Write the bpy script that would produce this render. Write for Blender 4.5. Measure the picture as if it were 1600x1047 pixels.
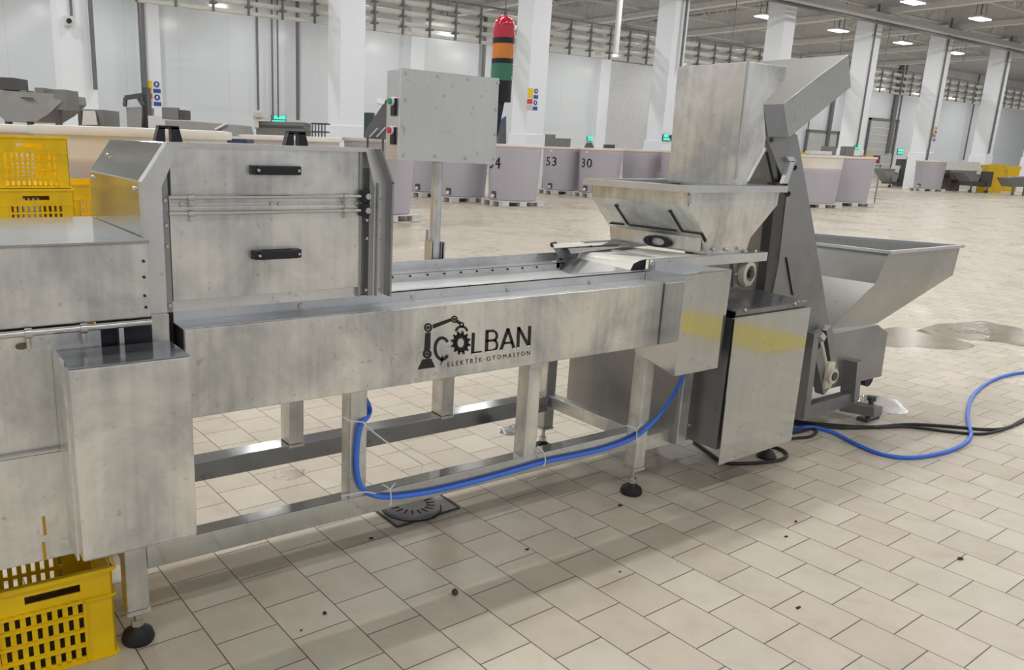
import bpy, bmesh, math, random
import numpy as np
from mathutils import Vector, Matrix
random.seed(7)
for o in list(bpy.data.objects): bpy.data.objects.remove(o)
SC = bpy.context.scene; COL = SC.collection
# ------------------------------------------------------------------ camera
W, H = 1600, 1047
F, PX, PY, EYE = 1244.67, 655.33, 540.46, 1.46
RT = np.array([[0.83646473, -0.54706978, 0.03227096], [-0.10705941, -0.22087702, -0.96940787], [0.53746167, 0.80742058, -0.24332480]])
C0 = np.array([0, 0, EYE])
cam = bpy.data.cameras.new('camera'); camo = bpy.data.objects.new('camera', cam); COL.objects.link(camo)
cam.sensor_fit = 'HORIZONTAL'; cam.sensor_width = 36; cam.lens = F / W * 36
cam.shift_x = (W / 2 - PX) / W; cam.shift_y = (PY - H / 2) / W
cam.clip_start = .05; cam.clip_end = 400
_m = Matrix.Identity(4)
for i in range(3):
    _m[i][0] = RT[0][i]; _m[i][1] = -RT[1][i]; _m[i][2] = -RT[2][i]; _m[i][3] = C0[i]
camo.matrix_world = _m
SC.camera = camo
# ------------------------------------------------------------------ world and exposure
SC.view_settings.view_transform = 'Standard'; SC.view_settings.look = 'None'
SC.view_settings.exposure = 0.0; SC.view_settings.gamma = 1.0; SC.view_settings.use_curve_mapping = False
w = bpy.data.worlds.new('hall_air'); SC.world = w; w.use_nodes = True
w.node_tree.nodes['Background'].inputs[0].default_value = (.93, .95, 1, 1)
w.node_tree.nodes['Background'].inputs[1].default_value = .60
# ------------------------------------------------------------------ lamps of the hall (their light; the fittings follow below)
LAMP_Z = 8.2
LAMPS = [(x, y) for y in (-3.4, 4.4, 12.0, 19.6, 26.3, 35.3) for x in [0.9 + 7.2 * k for k in range(-2, 14)]]
LAMP_W = 213
LT = bpy.data.lights.new('hall_lamp_light', 'AREA'); LT.shape = 'RECTANGLE'; LT.size = .9; LT.size_y = .45; LT.energy = LAMP_W; LT.color = (1, .985, .965)
LF = LT.copy(); LF.energy = LAMP_W * .62
LT.size = 4.2; LT.size_y = .3; LN = LT.copy(); LN.energy = LAMP_W * .62
for k_, (x, y) in enumerate(LAMPS):
    if x > 40 and y < 12: continue
    o = bpy.data.objects.new('hall_lamp_light', LF if y > 10 else (LN if y < 0 else LT)); COL.objects.link(o); o.location = (x, y, LAMP_Z - .06)

# ------------------------------------------------------------------ helpers
def ray(x, y): return RT.T @ np.array([(x - PX) / F, (y - PY) / F, 1.])
def oz(x, y, z=0): d = ray(x, y); return Vector(C0 + d * (z - EYE) / d[2])
def oy(x, y, Y): d = ray(x, y); return Vector(C0 + d * (Y / d[1]))
def ox(x, y, X): d = ray(x, y); return Vector(C0 + d * (X / d[0]))
def od(x, y, D): return Vector(C0 + ray(x, y) * D)

class B:
    def __init__(s): s.bm = bmesh.new()
    def box(s, x0, x1, y0, y1, z0, z1, bev=0):
        r = bmesh.ops.create_cube(s.bm, size=1)
        for v in r['verts']:
            v.co = Vector((x0 + (v.co.x + .5) * (x1 - x0), y0 + (v.co.y + .5) * (y1 - y0), z0 + (v.co.z + .5) * (z1 - z0)))
        if bev:
            es = list({e for v in r['verts'] for e in v.link_edges})
            bmesh.ops.bevel(s.bm, geom=es, offset=bev, segments=2, profile=.5, affect='EDGES')
        return s
    def bar(s, p0, p1, a, b=None, up=(0, 0, 1), bev=0):
        """rectangular bar between two points, a wide, b high"""
        b = b or a; p0 = Vector(p0); p1 = Vector(p1); d = (p1 - p0); L = d.length; d.normalize()
        u = Vector(up)
        if abs(u.dot(d)) > .98: u = Vector((0, 1, 0))
        sx = d.cross(u).normalized(); sy = sx.cross(d)
        m = Matrix((( *d, ), (*sx,), (*sy,))).transposed()
        r = bmesh.ops.create_cube(s.bm, size=1)
        for v in r['verts']:
            v.co = (p0 + p1) / 2 + m @ Vector((v.co.x * L, v.co.y * a, v.co.z * b))
        if bev: bmesh.ops.bevel(s.bm, geom=list({e for v in r['verts'] for e in v.link_edges}), offset=bev, segments=1, affect='EDGES')
        return s
    def cyl(s, p0, p1, r, r1=None, seg=16):
        p0 = Vector(p0); p1 = Vector(p1); d = p1 - p0
        q = d.to_track_quat('Z', 'Y').to_matrix().to_4x4()
        bmesh.ops.create_cone(s.bm, cap_ends=True, segments=seg, radius1=r, radius2=r if r1 is None else r1, depth=d.length,
                              matrix=Matrix.Translation((p0 + p1) / 2) @ q)
        return s
    def ball(s, c, r, sc=(1, 1, 1), seg=12):
        bmesh.ops.create_uvsphere(s.bm, u_segments=seg, v_segments=seg // 2 + 2, radius=r, matrix=Matrix.Translation(c) @ Matrix.Diagonal((*sc, 1)))
        return s
    def prism(s, pts, d):
        """polygon (3D points) extruded by vector d"""
        d = Vector(d); a = [s.bm.verts.new(Vector(p)) for p in pts]; b = [s.bm.verts.new(Vector(p) + d) for p in pts]
        n = len(a); s.bm.faces.new(a); s.bm.faces.new(b[::-1])
        for i in range(n): s.bm.faces.new((a[i], b[i], b[(i + 1) % n], a[(i + 1) % n]))
        return s
    def sheet(s, pts, t=.002):
        """thin plate: polygon thickened along its normal"""
        p = [Vector(q) for q in pts]; n = (p[1] - p[0]).cross(p[2] - p[0]).normalized()
        return s.prism(p, n * t)
    def hull(s, a, b, cap=True):
        """loft between two polygons"""
        a = [s.bm.verts.new(Vector(p)) for p in a]; b = [s.bm.verts.new(Vector(p)) for p in b]; n = len(a)
        for i in range(n): s.bm.faces.new((a[i], a[(i + 1) % n], b[(i + 1) % n], b[i]))
        if cap: s.bm.faces.new(a[::-1]); s.bm.faces.new(b)
        return s
    def lathe(s, prof, c=(0, 0, 0), seg=32, mat=None):
        c = Vector(c); rings = []; n0 = len(s.bm.verts)
        for r, z in prof:
            rings.append([s.bm.verts.new(c + Vector((r * math.cos(2 * math.pi * k / seg), r * math.sin(2 * math.pi * k / seg), z))) for k in range(seg)] if r > 1e-6 else [s.bm.verts.new(c + Vector((0, 0, z)))])
        for a, b in zip(rings, rings[1:]):
            for k in range(seg):
                k2 = (k + 1) % seg
                if len(a) == 1 and len(b) == 1: continue
                if len(a) == 1: s.bm.faces.new((a[0], b[k2], b[k]))
                elif len(b) == 1: s.bm.faces.new((a[k], a[k2], b[0]))
                else: s.bm.faces.new((a[k], a[k2], b[k2], b[k]))
        if mat is not None:
            for rg in rings:
                for v in rg: v.co = mat @ v.co
        return s
    def tube(s, pts, r, seg=10, smooth=6, closed=False):
        pts = [Vector(p) for p in pts]
        if smooth > 1:
            q = []
            for i in range(len(pts) - 1):
                p0 = pts[max(i - 1, 0)]; p1 = pts[i]; p2 = pts[i + 1]; p3 = pts[min(i + 2, len(pts) - 1)]
                for k in range(smooth):
                    t = k / smooth
                    q.append(.5 * ((2 * p1) + (p2 - p0) * t + (2 * p0 - 5 * p1 + 4 * p2 - p3) * t * t + (3 * p1 - p0 - 3 * p2 + p3) * t ** 3))
            pts = q + [pts[-1]]
        rings = []; prev = None
        for i, p in enumerate(pts):
            d = (pts[min(i + 1, len(pts) - 1)] - pts[max(i - 1, 0)]).normalized()
            u = prev if prev is not None else (Vector((0, 0, 1)) if abs(d.z) < .9 else Vector((1, 0, 0)))
            u = (u - d * u.dot(d)).normalized(); v = d.cross(u); prev = u
            rings.append([s.bm.verts.new(p + u * r * math.cos(2 * math.pi * k / seg) + v * r * math.sin(2 * math.pi * k / seg)) for k in range(seg)])
        for a, b in zip(rings, rings[1:]):
            for k in range(seg): s.bm.faces.new((a[k], a[(k + 1) % seg], b[(k + 1) % seg], b[k]))
        s.bm.faces.new(rings[0][::-1]); s.bm.faces.new(rings[-1])
        return s

def obj(name, b, mat, parent=None, smooth=False, label=None):
    bm = b.bm if isinstance(b, B) else b
    bmesh.ops.recalc_face_normals(bm, faces=bm.faces)
    if parent is not None:
        off = root_loc(parent)
        for v in bm.verts: v.co -= off
    me = bpy.data.meshes.new(name); bm.to_mesh(me); bm.free()
    me.materials.append(mat)
    if smooth:
        for p in me.polygons: p.use_smooth = True
        try: me.set_sharp_from_angle(angle=math.radians(38))
        except Exception: pass
    o = bpy.data.objects.new(name, me); COL.objects.link(o)
    if parent is not None: o.parent = parent
    if label: o['label'] = label
    return o
def soft(o, w=.003):
    m = o.modifiers.new('edge', 'BEVEL'); m.width = w; m.segments = 2; m.limit_method = 'ANGLE'; m.angle_limit = .6
    return o
def root_loc(o):
    v = Vector((0, 0, 0))
    while o is not None: v = v + o.location; o = o.parent
    return v
def tag(o, label, cat, group=None, kind=None):
    o['label'] = label; o['category'] = cat
    if group: o['group'] = group
    if kind: o['kind'] = kind
    return o
def thing(name, label, cat, loc=(0, 0, 0), group=None):
    o = bpy.data.objects.new(name, None); COL.objects.link(o); o.location = loc; o.empty_display_size = .1
    return tag(o, label, cat, group)
def struct(name, b, mat, label=None, smooth=False):
    o = obj(name, b, mat, smooth=smooth); o['kind'] = 'structure'
    if label: o['label'] = label
    return o
def kids(o): return [c for c in bpy.data.objects if c.parent == o]
KIDS = {}
def dup(root, loc, rotz=0, label=None, group=None):
    def cp(o, parent):
        c = o.copy(); COL.objects.link(c)
        if parent is not None: c.parent = parent
        for k in KIDS[root.name].get(o.name, []): cp(k, c)
        return c
    if root.name not in KIDS:
        m = {}
        for o in bpy.data.objects:
            if o.parent is not None: m.setdefault(o.parent.name, []).append(o)
        KIDS[root.name] = m
    r = cp(root, None); r.location = loc; r.rotation_euler = (0, 0, rotz)
    if label: r['label'] = label
    if group: r['group'] = group
    return r

# ------------------------------------------------------------------ materials
def lin(c): return tuple(((v / 255 / 12.92) if v / 255 <= .04045 else ((v / 255 + .055) / 1.055) ** 2.4) for v in c)
def newmat(name):
    m = bpy.data.materials.new(name); m.use_nodes = True; nt = m.node_tree
    return m, nt, nt.nodes['Principled BSDF']
def N(nt, t, **kw):
    n = nt.nodes.new(t)
    for k, v in kw.items():
        if k in n.inputs: n.inputs[k].default_value = v
        else: setattr(n, k, v)
    return n
def ramp(nt, fac, stops):
    r = nt.nodes.new('ShaderNodeValToRGB'); e = r.color_ramp.elements
    while len(e) < len(stops): e.new(.5)
    for q, (p, c) in zip(e, stops): q.position = p; q.color = (*c, 1) if len(c) == 3 else c
    nt.links.new(fac, r.inputs[0]); return r
def plain(name, rgb, rough=.5, metal=0, vary=.06, scale=6, **kw):
    m, nt, b = newmat(name); c = lin(rgb)
    t = N(nt, 'ShaderNodeTexCoord'); n = N(nt, 'ShaderNodeTexNoise', Scale=scale, Detail=4.0)
    nt.links.new(t.outputs['Object'], n.inputs['Vector'])
    r = ramp(nt, n.outputs['Fac'], [(.3, tuple(v * (1 - vary) for v in c)), (.7, tuple(min(1, v * (1 + vary)) for v in c))])
    nt.links.new(r.outputs[0], b.inputs['Base Color'])
    b.inputs['Roughness'].default_value = rough; b.inputs['Metallic'].default_value = metal
    for k, v in kw.items(): b.inputs[k].default_value = v
    return m
def steel(name, hi=(232, 234, 236), lo=(196, 198, 201), r0=.26, r1=.44, metal=.8, scale=2.2, streak=.12, warp=0, band=(.30, .50, .70)):
    m, nt, b = newmat(name)
    t = N(nt, 'ShaderNodeTexCoord')
    n1 = N(nt, 'ShaderNodeTexNoise', Scale=scale, Detail=5.0, Roughness=.62, Distortion=.4); nt.links.new(t.outputs['Object'], n1.inputs['Vector'])
    mp = N(nt, 'ShaderNodeMapping'); mp.inputs['Scale'].default_value = (22, 22, 1.3); nt.links.new(t.outputs['Object'], mp.inputs['Vector'])
    n2 = N(nt, 'ShaderNodeTexNoise', Scale=1.6, Detail=3.0); nt.links.new(mp.outputs[0], n2.inputs['Vector'])
    n3 = N(nt, 'ShaderNodeTexNoise', Scale=42.0, Detail=2.0); nt.links.new(t.outputs['Object'], n3.inputs['Vector'])
    mx = N(nt, 'ShaderNodeMix', data_type='FLOAT'); mx.inputs[0].default_value = streak
    nt.links.new(n1.outputs['Fac'], mx.inputs[2]); nt.links.new(n2.outputs['Fac'], mx.inputs[3])
    r = ramp(nt, mx.outputs[0], [(band[0], lin(lo)), (band[1], tuple((a + c) / 2 for a, c in zip(lin(lo), lin(hi)))), (band[2], lin(hi))])
    sp = ramp(nt, n3.outputs['Fac'], [(.26, (.72, .71, .69)), (.33, (1, 1, 1))])
    mm = N(nt, 'ShaderNodeMix', data_type='RGBA', blend_type='MULTIPLY'); mm.inputs[0].default_value = .8
    nt.links.new(r.outputs[0], mm.inputs[6]); nt.links.new(sp.outputs[0], mm.inputs[7])
    nt.links.new(mm.outputs[2], b.inputs['Base Color'])
    mr = N(nt, 'ShaderNodeMapRange'); mr.inputs[1].default_value = .35; mr.inputs[2].default_value = .65; mr.inputs[3].default_value = r1; mr.inputs[4].default_value = r0
    nt.links.new(mx.outputs[0], mr.inputs[0]); nt.links.new(mr.outputs[0], b.inputs['Roughness'])
    b.inputs['Metallic'].default_value = metal
    if warp:
        n4 = N(nt, 'ShaderNodeTexNoise', Scale=2.5, Detail=1.0); nt.links.new(t.outputs['Object'], n4.inputs['Vector'])
        bp = N(nt, 'ShaderNodeBump', Strength=warp, Distance=.02); nt.links.new(n4.outputs['Fac'], bp.inputs['Height']); nt.links.new(bp.outputs[0], b.inputs['Normal'])
    return m
def glow(name, rgb, s):
    m, nt, b = newmat(name); c = (*lin(rgb), 1)
    b.inputs['Base Color'].default_value = c; b.inputs['Emission Color'].default_value = c; b.inputs['Emission Strength'].default_value = s
    return m

STEEL = steel('brushed_steel')
STEEL_STAIN = steel('stained_steel', hi=(234, 234, 230), lo=(184, 186, 187), r0=.28, r1=.46, scale=3.6, streak=.2, band=(.37, .485, .60))
STEEL_MIRROR = steel('polished_steel', hi=(200, 202, 201), lo=(182, 184, 183), r0=.05, r1=.12, scale=1.8, streak=.3, warp=.06)
STEEL_SATIN = steel('satin_steel', hi=(192, 193, 190), lo=(172, 173, 171), r0=.34, r1=.46, scale=1.4, streak=.1)
STEEL_SHADE = steel('smooth_shade_steel', hi=(170, 173, 178), lo=(146, 149, 154), r0=.06, r1=.2, scale=2.0, streak=.1, warp=.05)  # darkened base colour carries the dark reflections of cover top and rear beam
STEEL_DARK = steel('dull_steel', hi=(166, 167, 168), lo=(140, 141, 143), r0=.34, r1=.5, scale=1.6)
STEEL_BLAST = steel('blasted_steel', hi=(226, 230, 230), lo=(206, 210, 210), r0=.46, r1=.56, scale=1.0, streak=.1)
STEEL_WET = steel('wet_steel', hi=(160, 160, 165), lo=(118, 118, 122), r0=.08, r1=.34, scale=5, streak=.05)
BOLT = plain('bolt_steel', (205, 205, 202), .25, .95, .03)
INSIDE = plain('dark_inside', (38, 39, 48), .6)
BLACK = plain('black_plastic', (26, 27, 36), .38)
RUBBER = plain('black_rubber', (30, 31, 34), .55)
BELT = plain('white_belt', (222, 222, 224), .45)
BLUE = plain('blue_hose_plastic', (64, 124, 240), .32)
CABLE = plain('black_cable', (40, 40, 44), .5)
TIE = plain('nylon_tie', (225, 224, 220), .4)
YELLOW = plain('yellow_crate_plastic', (248, 206, 0), .38, vary=.10, scale=9)
YELLOW2 = plain('yellow_plastic', (232, 190, 30), .4)
LANE = plain('worn_yellow_paint', (214, 194, 78), .6)
CREAM = plain('cream_bearing', (222, 216, 198), .45)
WHITEP = plain('white_pallet_plastic', (214, 214, 210), .5)
WHITE = plain('white_paint', (226, 227, 228), .45, vary=.02, scale=.6)
COLW = plain('column_paint', (240, 245, 252), .42, vary=.02, scale=.4)
GREY = plain('grey_machine_steel', (140, 139, 137), .42, .75)
GREYD = plain('dark_grey_machine', (92, 92, 94), .5, .5)
PIPE = plain('cream_pipe', (206, 204, 196), .4)
CONDUIT = plain('grey_conduit', (120, 120, 122), .45, .4)
RACK = plain('galvanised_bracket', (118, 118, 118), .5, .5)
ROOFS = plain('roof_steel_paint', (222, 222, 222), .55)
BLUEP = plain('blue_plastic', (60, 84, 150), .4)
RED = plain('red_plastic', (165, 40, 48), .4)
MAROON = plain('maroon_plastic', (128, 45, 62), .45)
FRUIT = plain('dark_red_olive', (92, 44, 56), .35)
SCRAP = plain('dirt_scrap', (52, 44, 38), .8)
INK = plain('black_print', (30, 29, 34), .5)
NAVY = plain('navy_print', (52, 52, 76), .5)
LAMPM = glow('lamp_glow', (255, 250, 240), 9)
EXITM = glow('exit_glow', (70, 225, 190), 1.1)
SIGNW = plain('sign_white', (232, 232, 232), .4)
SIGNY = plain('sign_yellow', (238, 208, 40), .4)
SIGNR = plain('sign_red', (216, 70, 70), .4)
SIGNB = plain('sign_blue', (58, 84, 170), .4)
DRAIN = plain('drain_iron', (138, 139, 142), .42, .1, vary=.15, scale=14)
REDG = plain('red_lens', (205, 22, 62), .12, **{'Transmission Weight': .15, 'Coat Weight': .6})
AMBG = plain('amber_lens', (236, 140, 30), .14, **{'Transmission Weight': .15, 'Coat Weight': .6})
GRNG = plain('green_lens', (48, 128, 96), .14, **{'Transmission Weight': .15, 'Coat Weight': .6})

def floor_mat():
    m, nt, b = newmat('tiled_floor'); L = nt.links.new
    t = N(nt, 'ShaderNodeTexCoord')
    br = N(nt, 'ShaderNodeTexBrick', offset=.5, offset_frequency=2, squash=1.0)
    br.inputs['Color1'].default_value = (0, 0, 0, 1); br.inputs['Color2'].default_value = (1, 1, 1, 1); br.inputs['Mortar'].default_value = (.5, .5, .5, 1)
    br.inputs['Scale'].default_value = 1; br.inputs['Mortar Size'].default_value = .0021; br.inputs['Mortar Smooth'].default_value = .2
    br.inputs['Brick Width'].default_value = .2004; br.inputs['Row Height'].default_value = .2019
    L(t.outputs['Object'], br.inputs['Vector'])
    tile = ramp(nt, br.outputs['Color'], [(0, lin((196, 187, 171))), (.35, lin((205, 194, 180))), (.7, lin((202, 197, 181))), (1, lin((210, 202, 187)))])
    st = N(nt, 'ShaderNodeTexNoise', Scale=5.5, Detail=7.0, Roughness=.66, Distortion=.3); L(t.outputs['Object'], st.inputs['Vector'])
    sr = ramp(nt, st.outputs['Fac'], [(.30, (.84, .82, .79)), (.46, (.97, .965, .955)), (.66, (1.05, 1.05, 1.05))])
    mu = N(nt, 'ShaderNodeMix', data_type='RGBA', blend_type='MULTIPLY'); mu.inputs[0].default_value = .8
    L(tile.outputs[0], mu.inputs[6]); L(sr.outputs[0], mu.inputs[7])
    gx = N(nt, 'ShaderNodeMix', data_type='RGBA'); gx.inputs[7].default_value = (*lin((100, 88, 72)), 1)
    L(br.outputs['Fac'], gx.inputs[0]); L(mu.outputs[2], gx.inputs[6]); L(gx.outputs[2], b.inputs['Base Color'])
    wn = N(nt, 'ShaderNodeTexNoise', Scale=.8, Detail=6.0, Roughness=.62); L(t.outputs['Object'], wn.inputs['Vector'])
    wr = N(nt, 'ShaderNodeMapRange'); wr.inputs[1].default_value = .54; wr.inputs[2].default_value = .66; wr.inputs[3].default_value = .40; wr.inputs[4].default_value = .24
    # wetter further along the hall (local y runs down the hall)
    sy_ = N(nt, 'ShaderNodeSeparateXYZ'); L(t.outputs['Object'], sy_.inputs[0])
    wm = N(nt, 'ShaderNodeMapRange'); wm.inputs[1].default_value = .5; wm.inputs[2].default_value = 4.5; wm.inputs[3].default_value = -.05; wm.inputs[4].default_value = .07
    L(sy_.outputs[1], wm.inputs[0]); wa = N(nt, 'ShaderNodeMath', operation='ADD'); L(wn.outputs['Fac'], wa.inputs[0]); L(wm.outputs[0], wa.inputs[1]); L(wa.outputs[0], wr.inputs[0]); L(wr.outputs[0], b.inputs['Roughness'])
    b.inputs['Specular IOR Level'].default_value = .34
    fn = N(nt, 'ShaderNodeTexNoise', Scale=26.0, Detail=3.0); L(t.outputs['Object'], fn.inputs['Vector'])
    b1 = N(nt, 'ShaderNodeBump', Strength=.12, Distance=.004); L(fn.outputs['Fac'], b1.inputs['Height'])
    inv = N(nt, 'ShaderNodeMath', operation='SUBTRACT'); inv.inputs[0].default_value = 1; L(br.outputs['Fac'], inv.inputs[1])
    b2 = N(nt, 'ShaderNodeBump', Strength=.6, Distance=.002); L(inv.outputs[0], b2.inputs['Height']); L(b1.outputs[0], b2.inputs['Normal']); L(b2.outputs[0], b.inputs['Normal'])
    return m
def wall_mat():
    m, nt, b = newmat('wall_panels'); L = nt.links.new
    t = N(nt, 'ShaderNodeTexCoord')
    br = N(nt, 'ShaderNodeTexBrick', offset=0.0, squash=1.0)
    br.inputs['Color1'].default_value = (*lin((222, 229, 235)), 1); br.inputs['Color2'].default_value = (*lin((225, 231, 237)), 1); br.inputs['Mortar'].default_value = (*lin((208, 214, 220)), 1)
    br.inputs['Scale'].default_value = 1; br.inputs['Mortar Size'].default_value = .012; br.inputs['Brick Width'].default_value = 2.4; br.inputs['Row Height'].default_value = 40
    sw = N(nt, 'ShaderNodeSeparateXYZ'); cb = N(nt, 'ShaderNodeCombineXYZ'); L(t.outputs['Object'], sw.inputs[0]); L(sw.outputs[0], cb.inputs[0]); L(sw.outputs[2], cb.inputs[1])
    L(cb.outputs[0], br.inputs['Vector']); L(br.outputs['Color'], b.inputs['Base Color'])
    b.inputs['Roughness'].default_value = .14
    return m
def ceil_mat():
    m, nt, b = newmat('corrugated_roof'); L = nt.links.new
    t = N(nt, 'ShaderNodeTexCoord'); wv = N(nt, 'ShaderNodeTexWave', Scale=1.6); wv.bands_direction = 'X'; L(t.outputs['Object'], wv.inputs['Vector'])
    r = ramp(nt, wv.outputs['Fac'], [(0, lin((168, 168, 168))), (1, lin((188, 188, 188)))]); L(r.outputs[0], b.inputs['Base Color'])
    b.inputs['Roughness'].default_value = .5
    return m
FLOORM, WALLM, CEILM = floor_mat(), wall_mat(), ceil_mat()
exec_parts = []
# ================================================================== THE SETTING
b = B(); b.bm.faces.new([b.bm.verts.new(p) for p in ((-70, -45, 0), (70, -45, 0), (70, 160, 0), (-70, 160, 0))])
fl = struct('floor', b, FLOORM)
# the tile courses run a little off the machine's own line
fl.location = (1.6884, 1.8886, 0); fl.rotation_euler = (0, 0, math.radians(-87.74))
YC, YW = 22.9, 39.0
b = B(); b.box(-25, 130, YW, YW + .3, 0, 10); struct('wall_back', b, WALLM)
b = B(); b.box(-25, 130, -14, YW + .3, 10, 10.15); struct('ceiling', b, CEILM)
for i in range(6):     # pilasters on the wall
    b = B(); x = 10.6 + 14.4 * i; b.box(x - .45, x + .45, YW - .35, YW, 0, 10); struct('trim_%d' % (i + 1), b, COLW)
COLX = [YC * q for q in (.1906, .533, .857, 1.171, 1.482, 1.795, 2.112, 2.43, 2.75)]
for i, x in enumerate(COLX):
    b = B(); b.box(x - .42, x + .42, YC - .42, YC + .42, 0, 8.6, .02); b.box(x - .47, x + .47, YC - .47, YC + .47, 0, 2.0, .02)
    o = struct('column' if i == 0 else 'column.%03d' % i, b, COLW)
# roof beams over each column line, and lattice trusses between them
for i, x in enumerate([COLX[0] - 7.33] + COLX):
    b = B(); b.box(x - .2, x + .2, -14, YW, 8.35, 8.6); b.box(x - .07, x + .07, -14, YW, 8.6, 9.3); b.box(x - .2, x + .2, -14, YW, 9.3, 9.4)
    struct('roof_beam' if i == 0 else 'roof_beam.%03d' % i, b, ROOFS)
for j, y in enumerate((7.5, 11.2, 15, 18.8, 22.9, 27, 31, 35)):
    b = B(); x0, x1 = -4, 68
    b.bar((x0, y, 8.75), (x1, y, 8.75), .09); b.bar((x0, y, 9.7), (x1, y, 9.7), .1)
    k = x0; up = 1
    while k < x1:
        b.bar((k, y, 8.75 if up else 9.7), (k + 1.2, y, 9.7 if up else 8.75), .05); b.bar((k, y, 8.75), (k, y, 9.7), .04); k += 1.2; up = 1 - up
    struct('roof_truss' if j == 0 else 'roof_truss.%03d' % j, b, ROOFS)
for j, x in enumerate([(a + c) / 2 for a, c in zip(COLX, COLX[1:])]):
    b = B(); y0, y1 = 2, YW; b.bar((x, y0, 8.9), (x, y1, 8.9), .07); b.bar((x, y0, 9.7), (x, y1, 9.7), .07)
    k = y0; up = 1
    while k < y1 - 1:
        b.bar((x, k, 8.9 if up else 9.7), (x, k + 1.3, 9.7 if up else 8.9), .045); k += 1.3; up = 1 - up
    struct('roof_truss.%03d' % (j + 20), b, ROOFS)
b = B()
for x in np.arange(-2, 68, 2.4): b.box(x - .05, x + .05, 2, YW, 9.78, 9.98)
struct('roof_purlins', b, ROOFS)
b = B(); b.box(COLX[0] - 4, 75, YC - .9, YC - .55, 8.05, 8.3); struct('roof_beam.020', b, ROOFS)
b = B()
for k in range(3): b.cyl((10, YC - 1.0 - .25 * k, 7.85 - .1 * k), (75, YC - 1.0 - .25 * k, 7.85 - .1 * k), .05, seg=8)
tag(obj('overhead_conduit', b, CONDUIT), 'grey conduit run under the roof along the tops of the columns', 'conduit')
# ================================================================== THE CONVEYOR
def screws(name, par, pts, r=.007, ax='y', mat=None):
    for p in pts:
        b = B(); screw(b, p, r, ax); obj(name, b, mat or BOLT, par, True)
def screw(bm, c, r=.007, ax='y'):
    c = Vector(c); d = Vector((0, -.006, 0)) if ax == 'y' else (Vector((-.006, 0, 0)) if ax == 'x' else Vector((0, 0, .006)))
    bm.cyl(c, c + d, r, r * .8, 10)
YP, YF0, YF1, YB0, YB1 = 2.08, 2.16, 2.222, 2.745, 2.81
cv = thing('belt_conveyor', 'long stainless steel belt conveyor on square legs carrying the black logo panel', 'conveyor', (1.5, 2.45, 0))
def leg(x, y0, y1, z0, foot, z1=.72):
    b = B(); b.box(x, x + .063, y0, y1, z0, z1, .004); b.box(x - .002, x + .065, y0 - .002, y1 + .002, z0 - .012, z0)
    o = obj('leg', b, STEEL_STAIN, cv)
    if foot:
        xc, yc = x + .032, (y0 + y1) / 2
        b = B(); b.cyl((xc, yc, .03), (xc, yc, z0), .009, seg=12); b.cyl((xc, yc, .052), (xc, yc, .072), .019, seg=6)
        obj('threaded_rod', b, BOLT, o, True)
        b = B(); b.lathe([(0, 0), (.044, 0), (.048, .012), (.042, .03), (.022, .043), (.014, .055), (0, .055)], (xc, yc, 0), 24)
        obj('foot', b, RUBBER, o, True)
leg(.452, YF0, YF1, .115, True); leg(2.577, YF0, YF1, .13, True)
leg(.452, YB0, YB1, .12, True); leg(2.577, YB0, YB1, .13, True)
for x in (1.178, 1.935): leg(x, YF0, YF1, .31, False)
for x in (1.215, 1.945): leg(x, YB0 - .02, YB1, .30, False)
b = B(); b.box(.515, 2.577, YF0, YF1, .24, .312, .003); obj('base_beam', b, STEEL_MIRROR, cv)
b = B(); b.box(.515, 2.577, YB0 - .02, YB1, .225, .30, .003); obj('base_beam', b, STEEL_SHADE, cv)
b = B(); b.box(2.59, 2.64, YF1, YB0, .24, .30, .003); obj('cross_beam', b, STEEL_STAIN, cv)
b = B(); b.box(.46, .51, YF1, YB0, .24, .30, .003); obj('cross_beam', b, STEEL_STAIN, cv)
b = B(); b.box(2.64, 3.05, YF0 + .01, YF1, .20, .27, .003); obj('base_beam', b, STEEL_STAIN, cv)
# side panel: front face, chamfer strip on top, folded bottom
b = B(); pf = [(YP, .708), (YP, .961), (YP + .012, .961), (YP + .012, .716), (YP + .06, .716), (YP + .06, .708)]
b.prism([(.625, y, z) for y, z in pf], (1.917, 0, 0)); sp = soft(obj('side_panel', b, STEEL_STAIN, cv), .004)
b = B(); b.box(.623, 2.544, YP + .005, YP + .104, .9612, .9635, .001); obj('top_ledge', b, STEEL, cv)
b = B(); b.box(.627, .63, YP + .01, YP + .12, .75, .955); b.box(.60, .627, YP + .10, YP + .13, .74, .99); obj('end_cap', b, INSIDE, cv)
b = B(); b.box(.62, 2.545, 2.183, 2.187, .94, .996); b.box(.62, 2.545, 2.183, 2.21, .993, .996); rl = obj('front_rail', b, STEEL, cv)
screws('rail_bolt', rl, [oy(*q, 2.183) for q in ((469, 478), (645, 463), (793, 451), (921, 440))], .009)
b = B(); b.box(.62, 2.56, 2.70, 2.705, .86, .957); b.box(.62, 2.56, 2.70, 2.775, .955, .958); b.box(.62, 2.9, 2.775, 2.782, .955, .995); b.box(.62, 2.56, 2.696, 2.70, .86, .935)
rb = obj('back_rail', b, STEEL, cv)
for x in np.arange(1.40, 2.5, .085): b = B(); b.cyl((x, 2.7005, .946), (x, 2.6955, .946), .0045, seg=8); obj('rail_hole', b, INSIDE, rb)
screws('rail_bolt', rb, [p for x in (1.35, 1.62, 2.05, 2.3, 2.48) for p in ((x, 2.775, .978), (x + .05, 2.69, .912))], .0065)
b = B(); b.box(.65, 2.7, 2.215, 2.695, .905, .925); obj('belt', b, BELT, cv)
b = B(); b.box(.65, 2.6, 2.19, 2.70, .74, .86); obj('bed', b, STEEL_DARK, cv)
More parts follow.
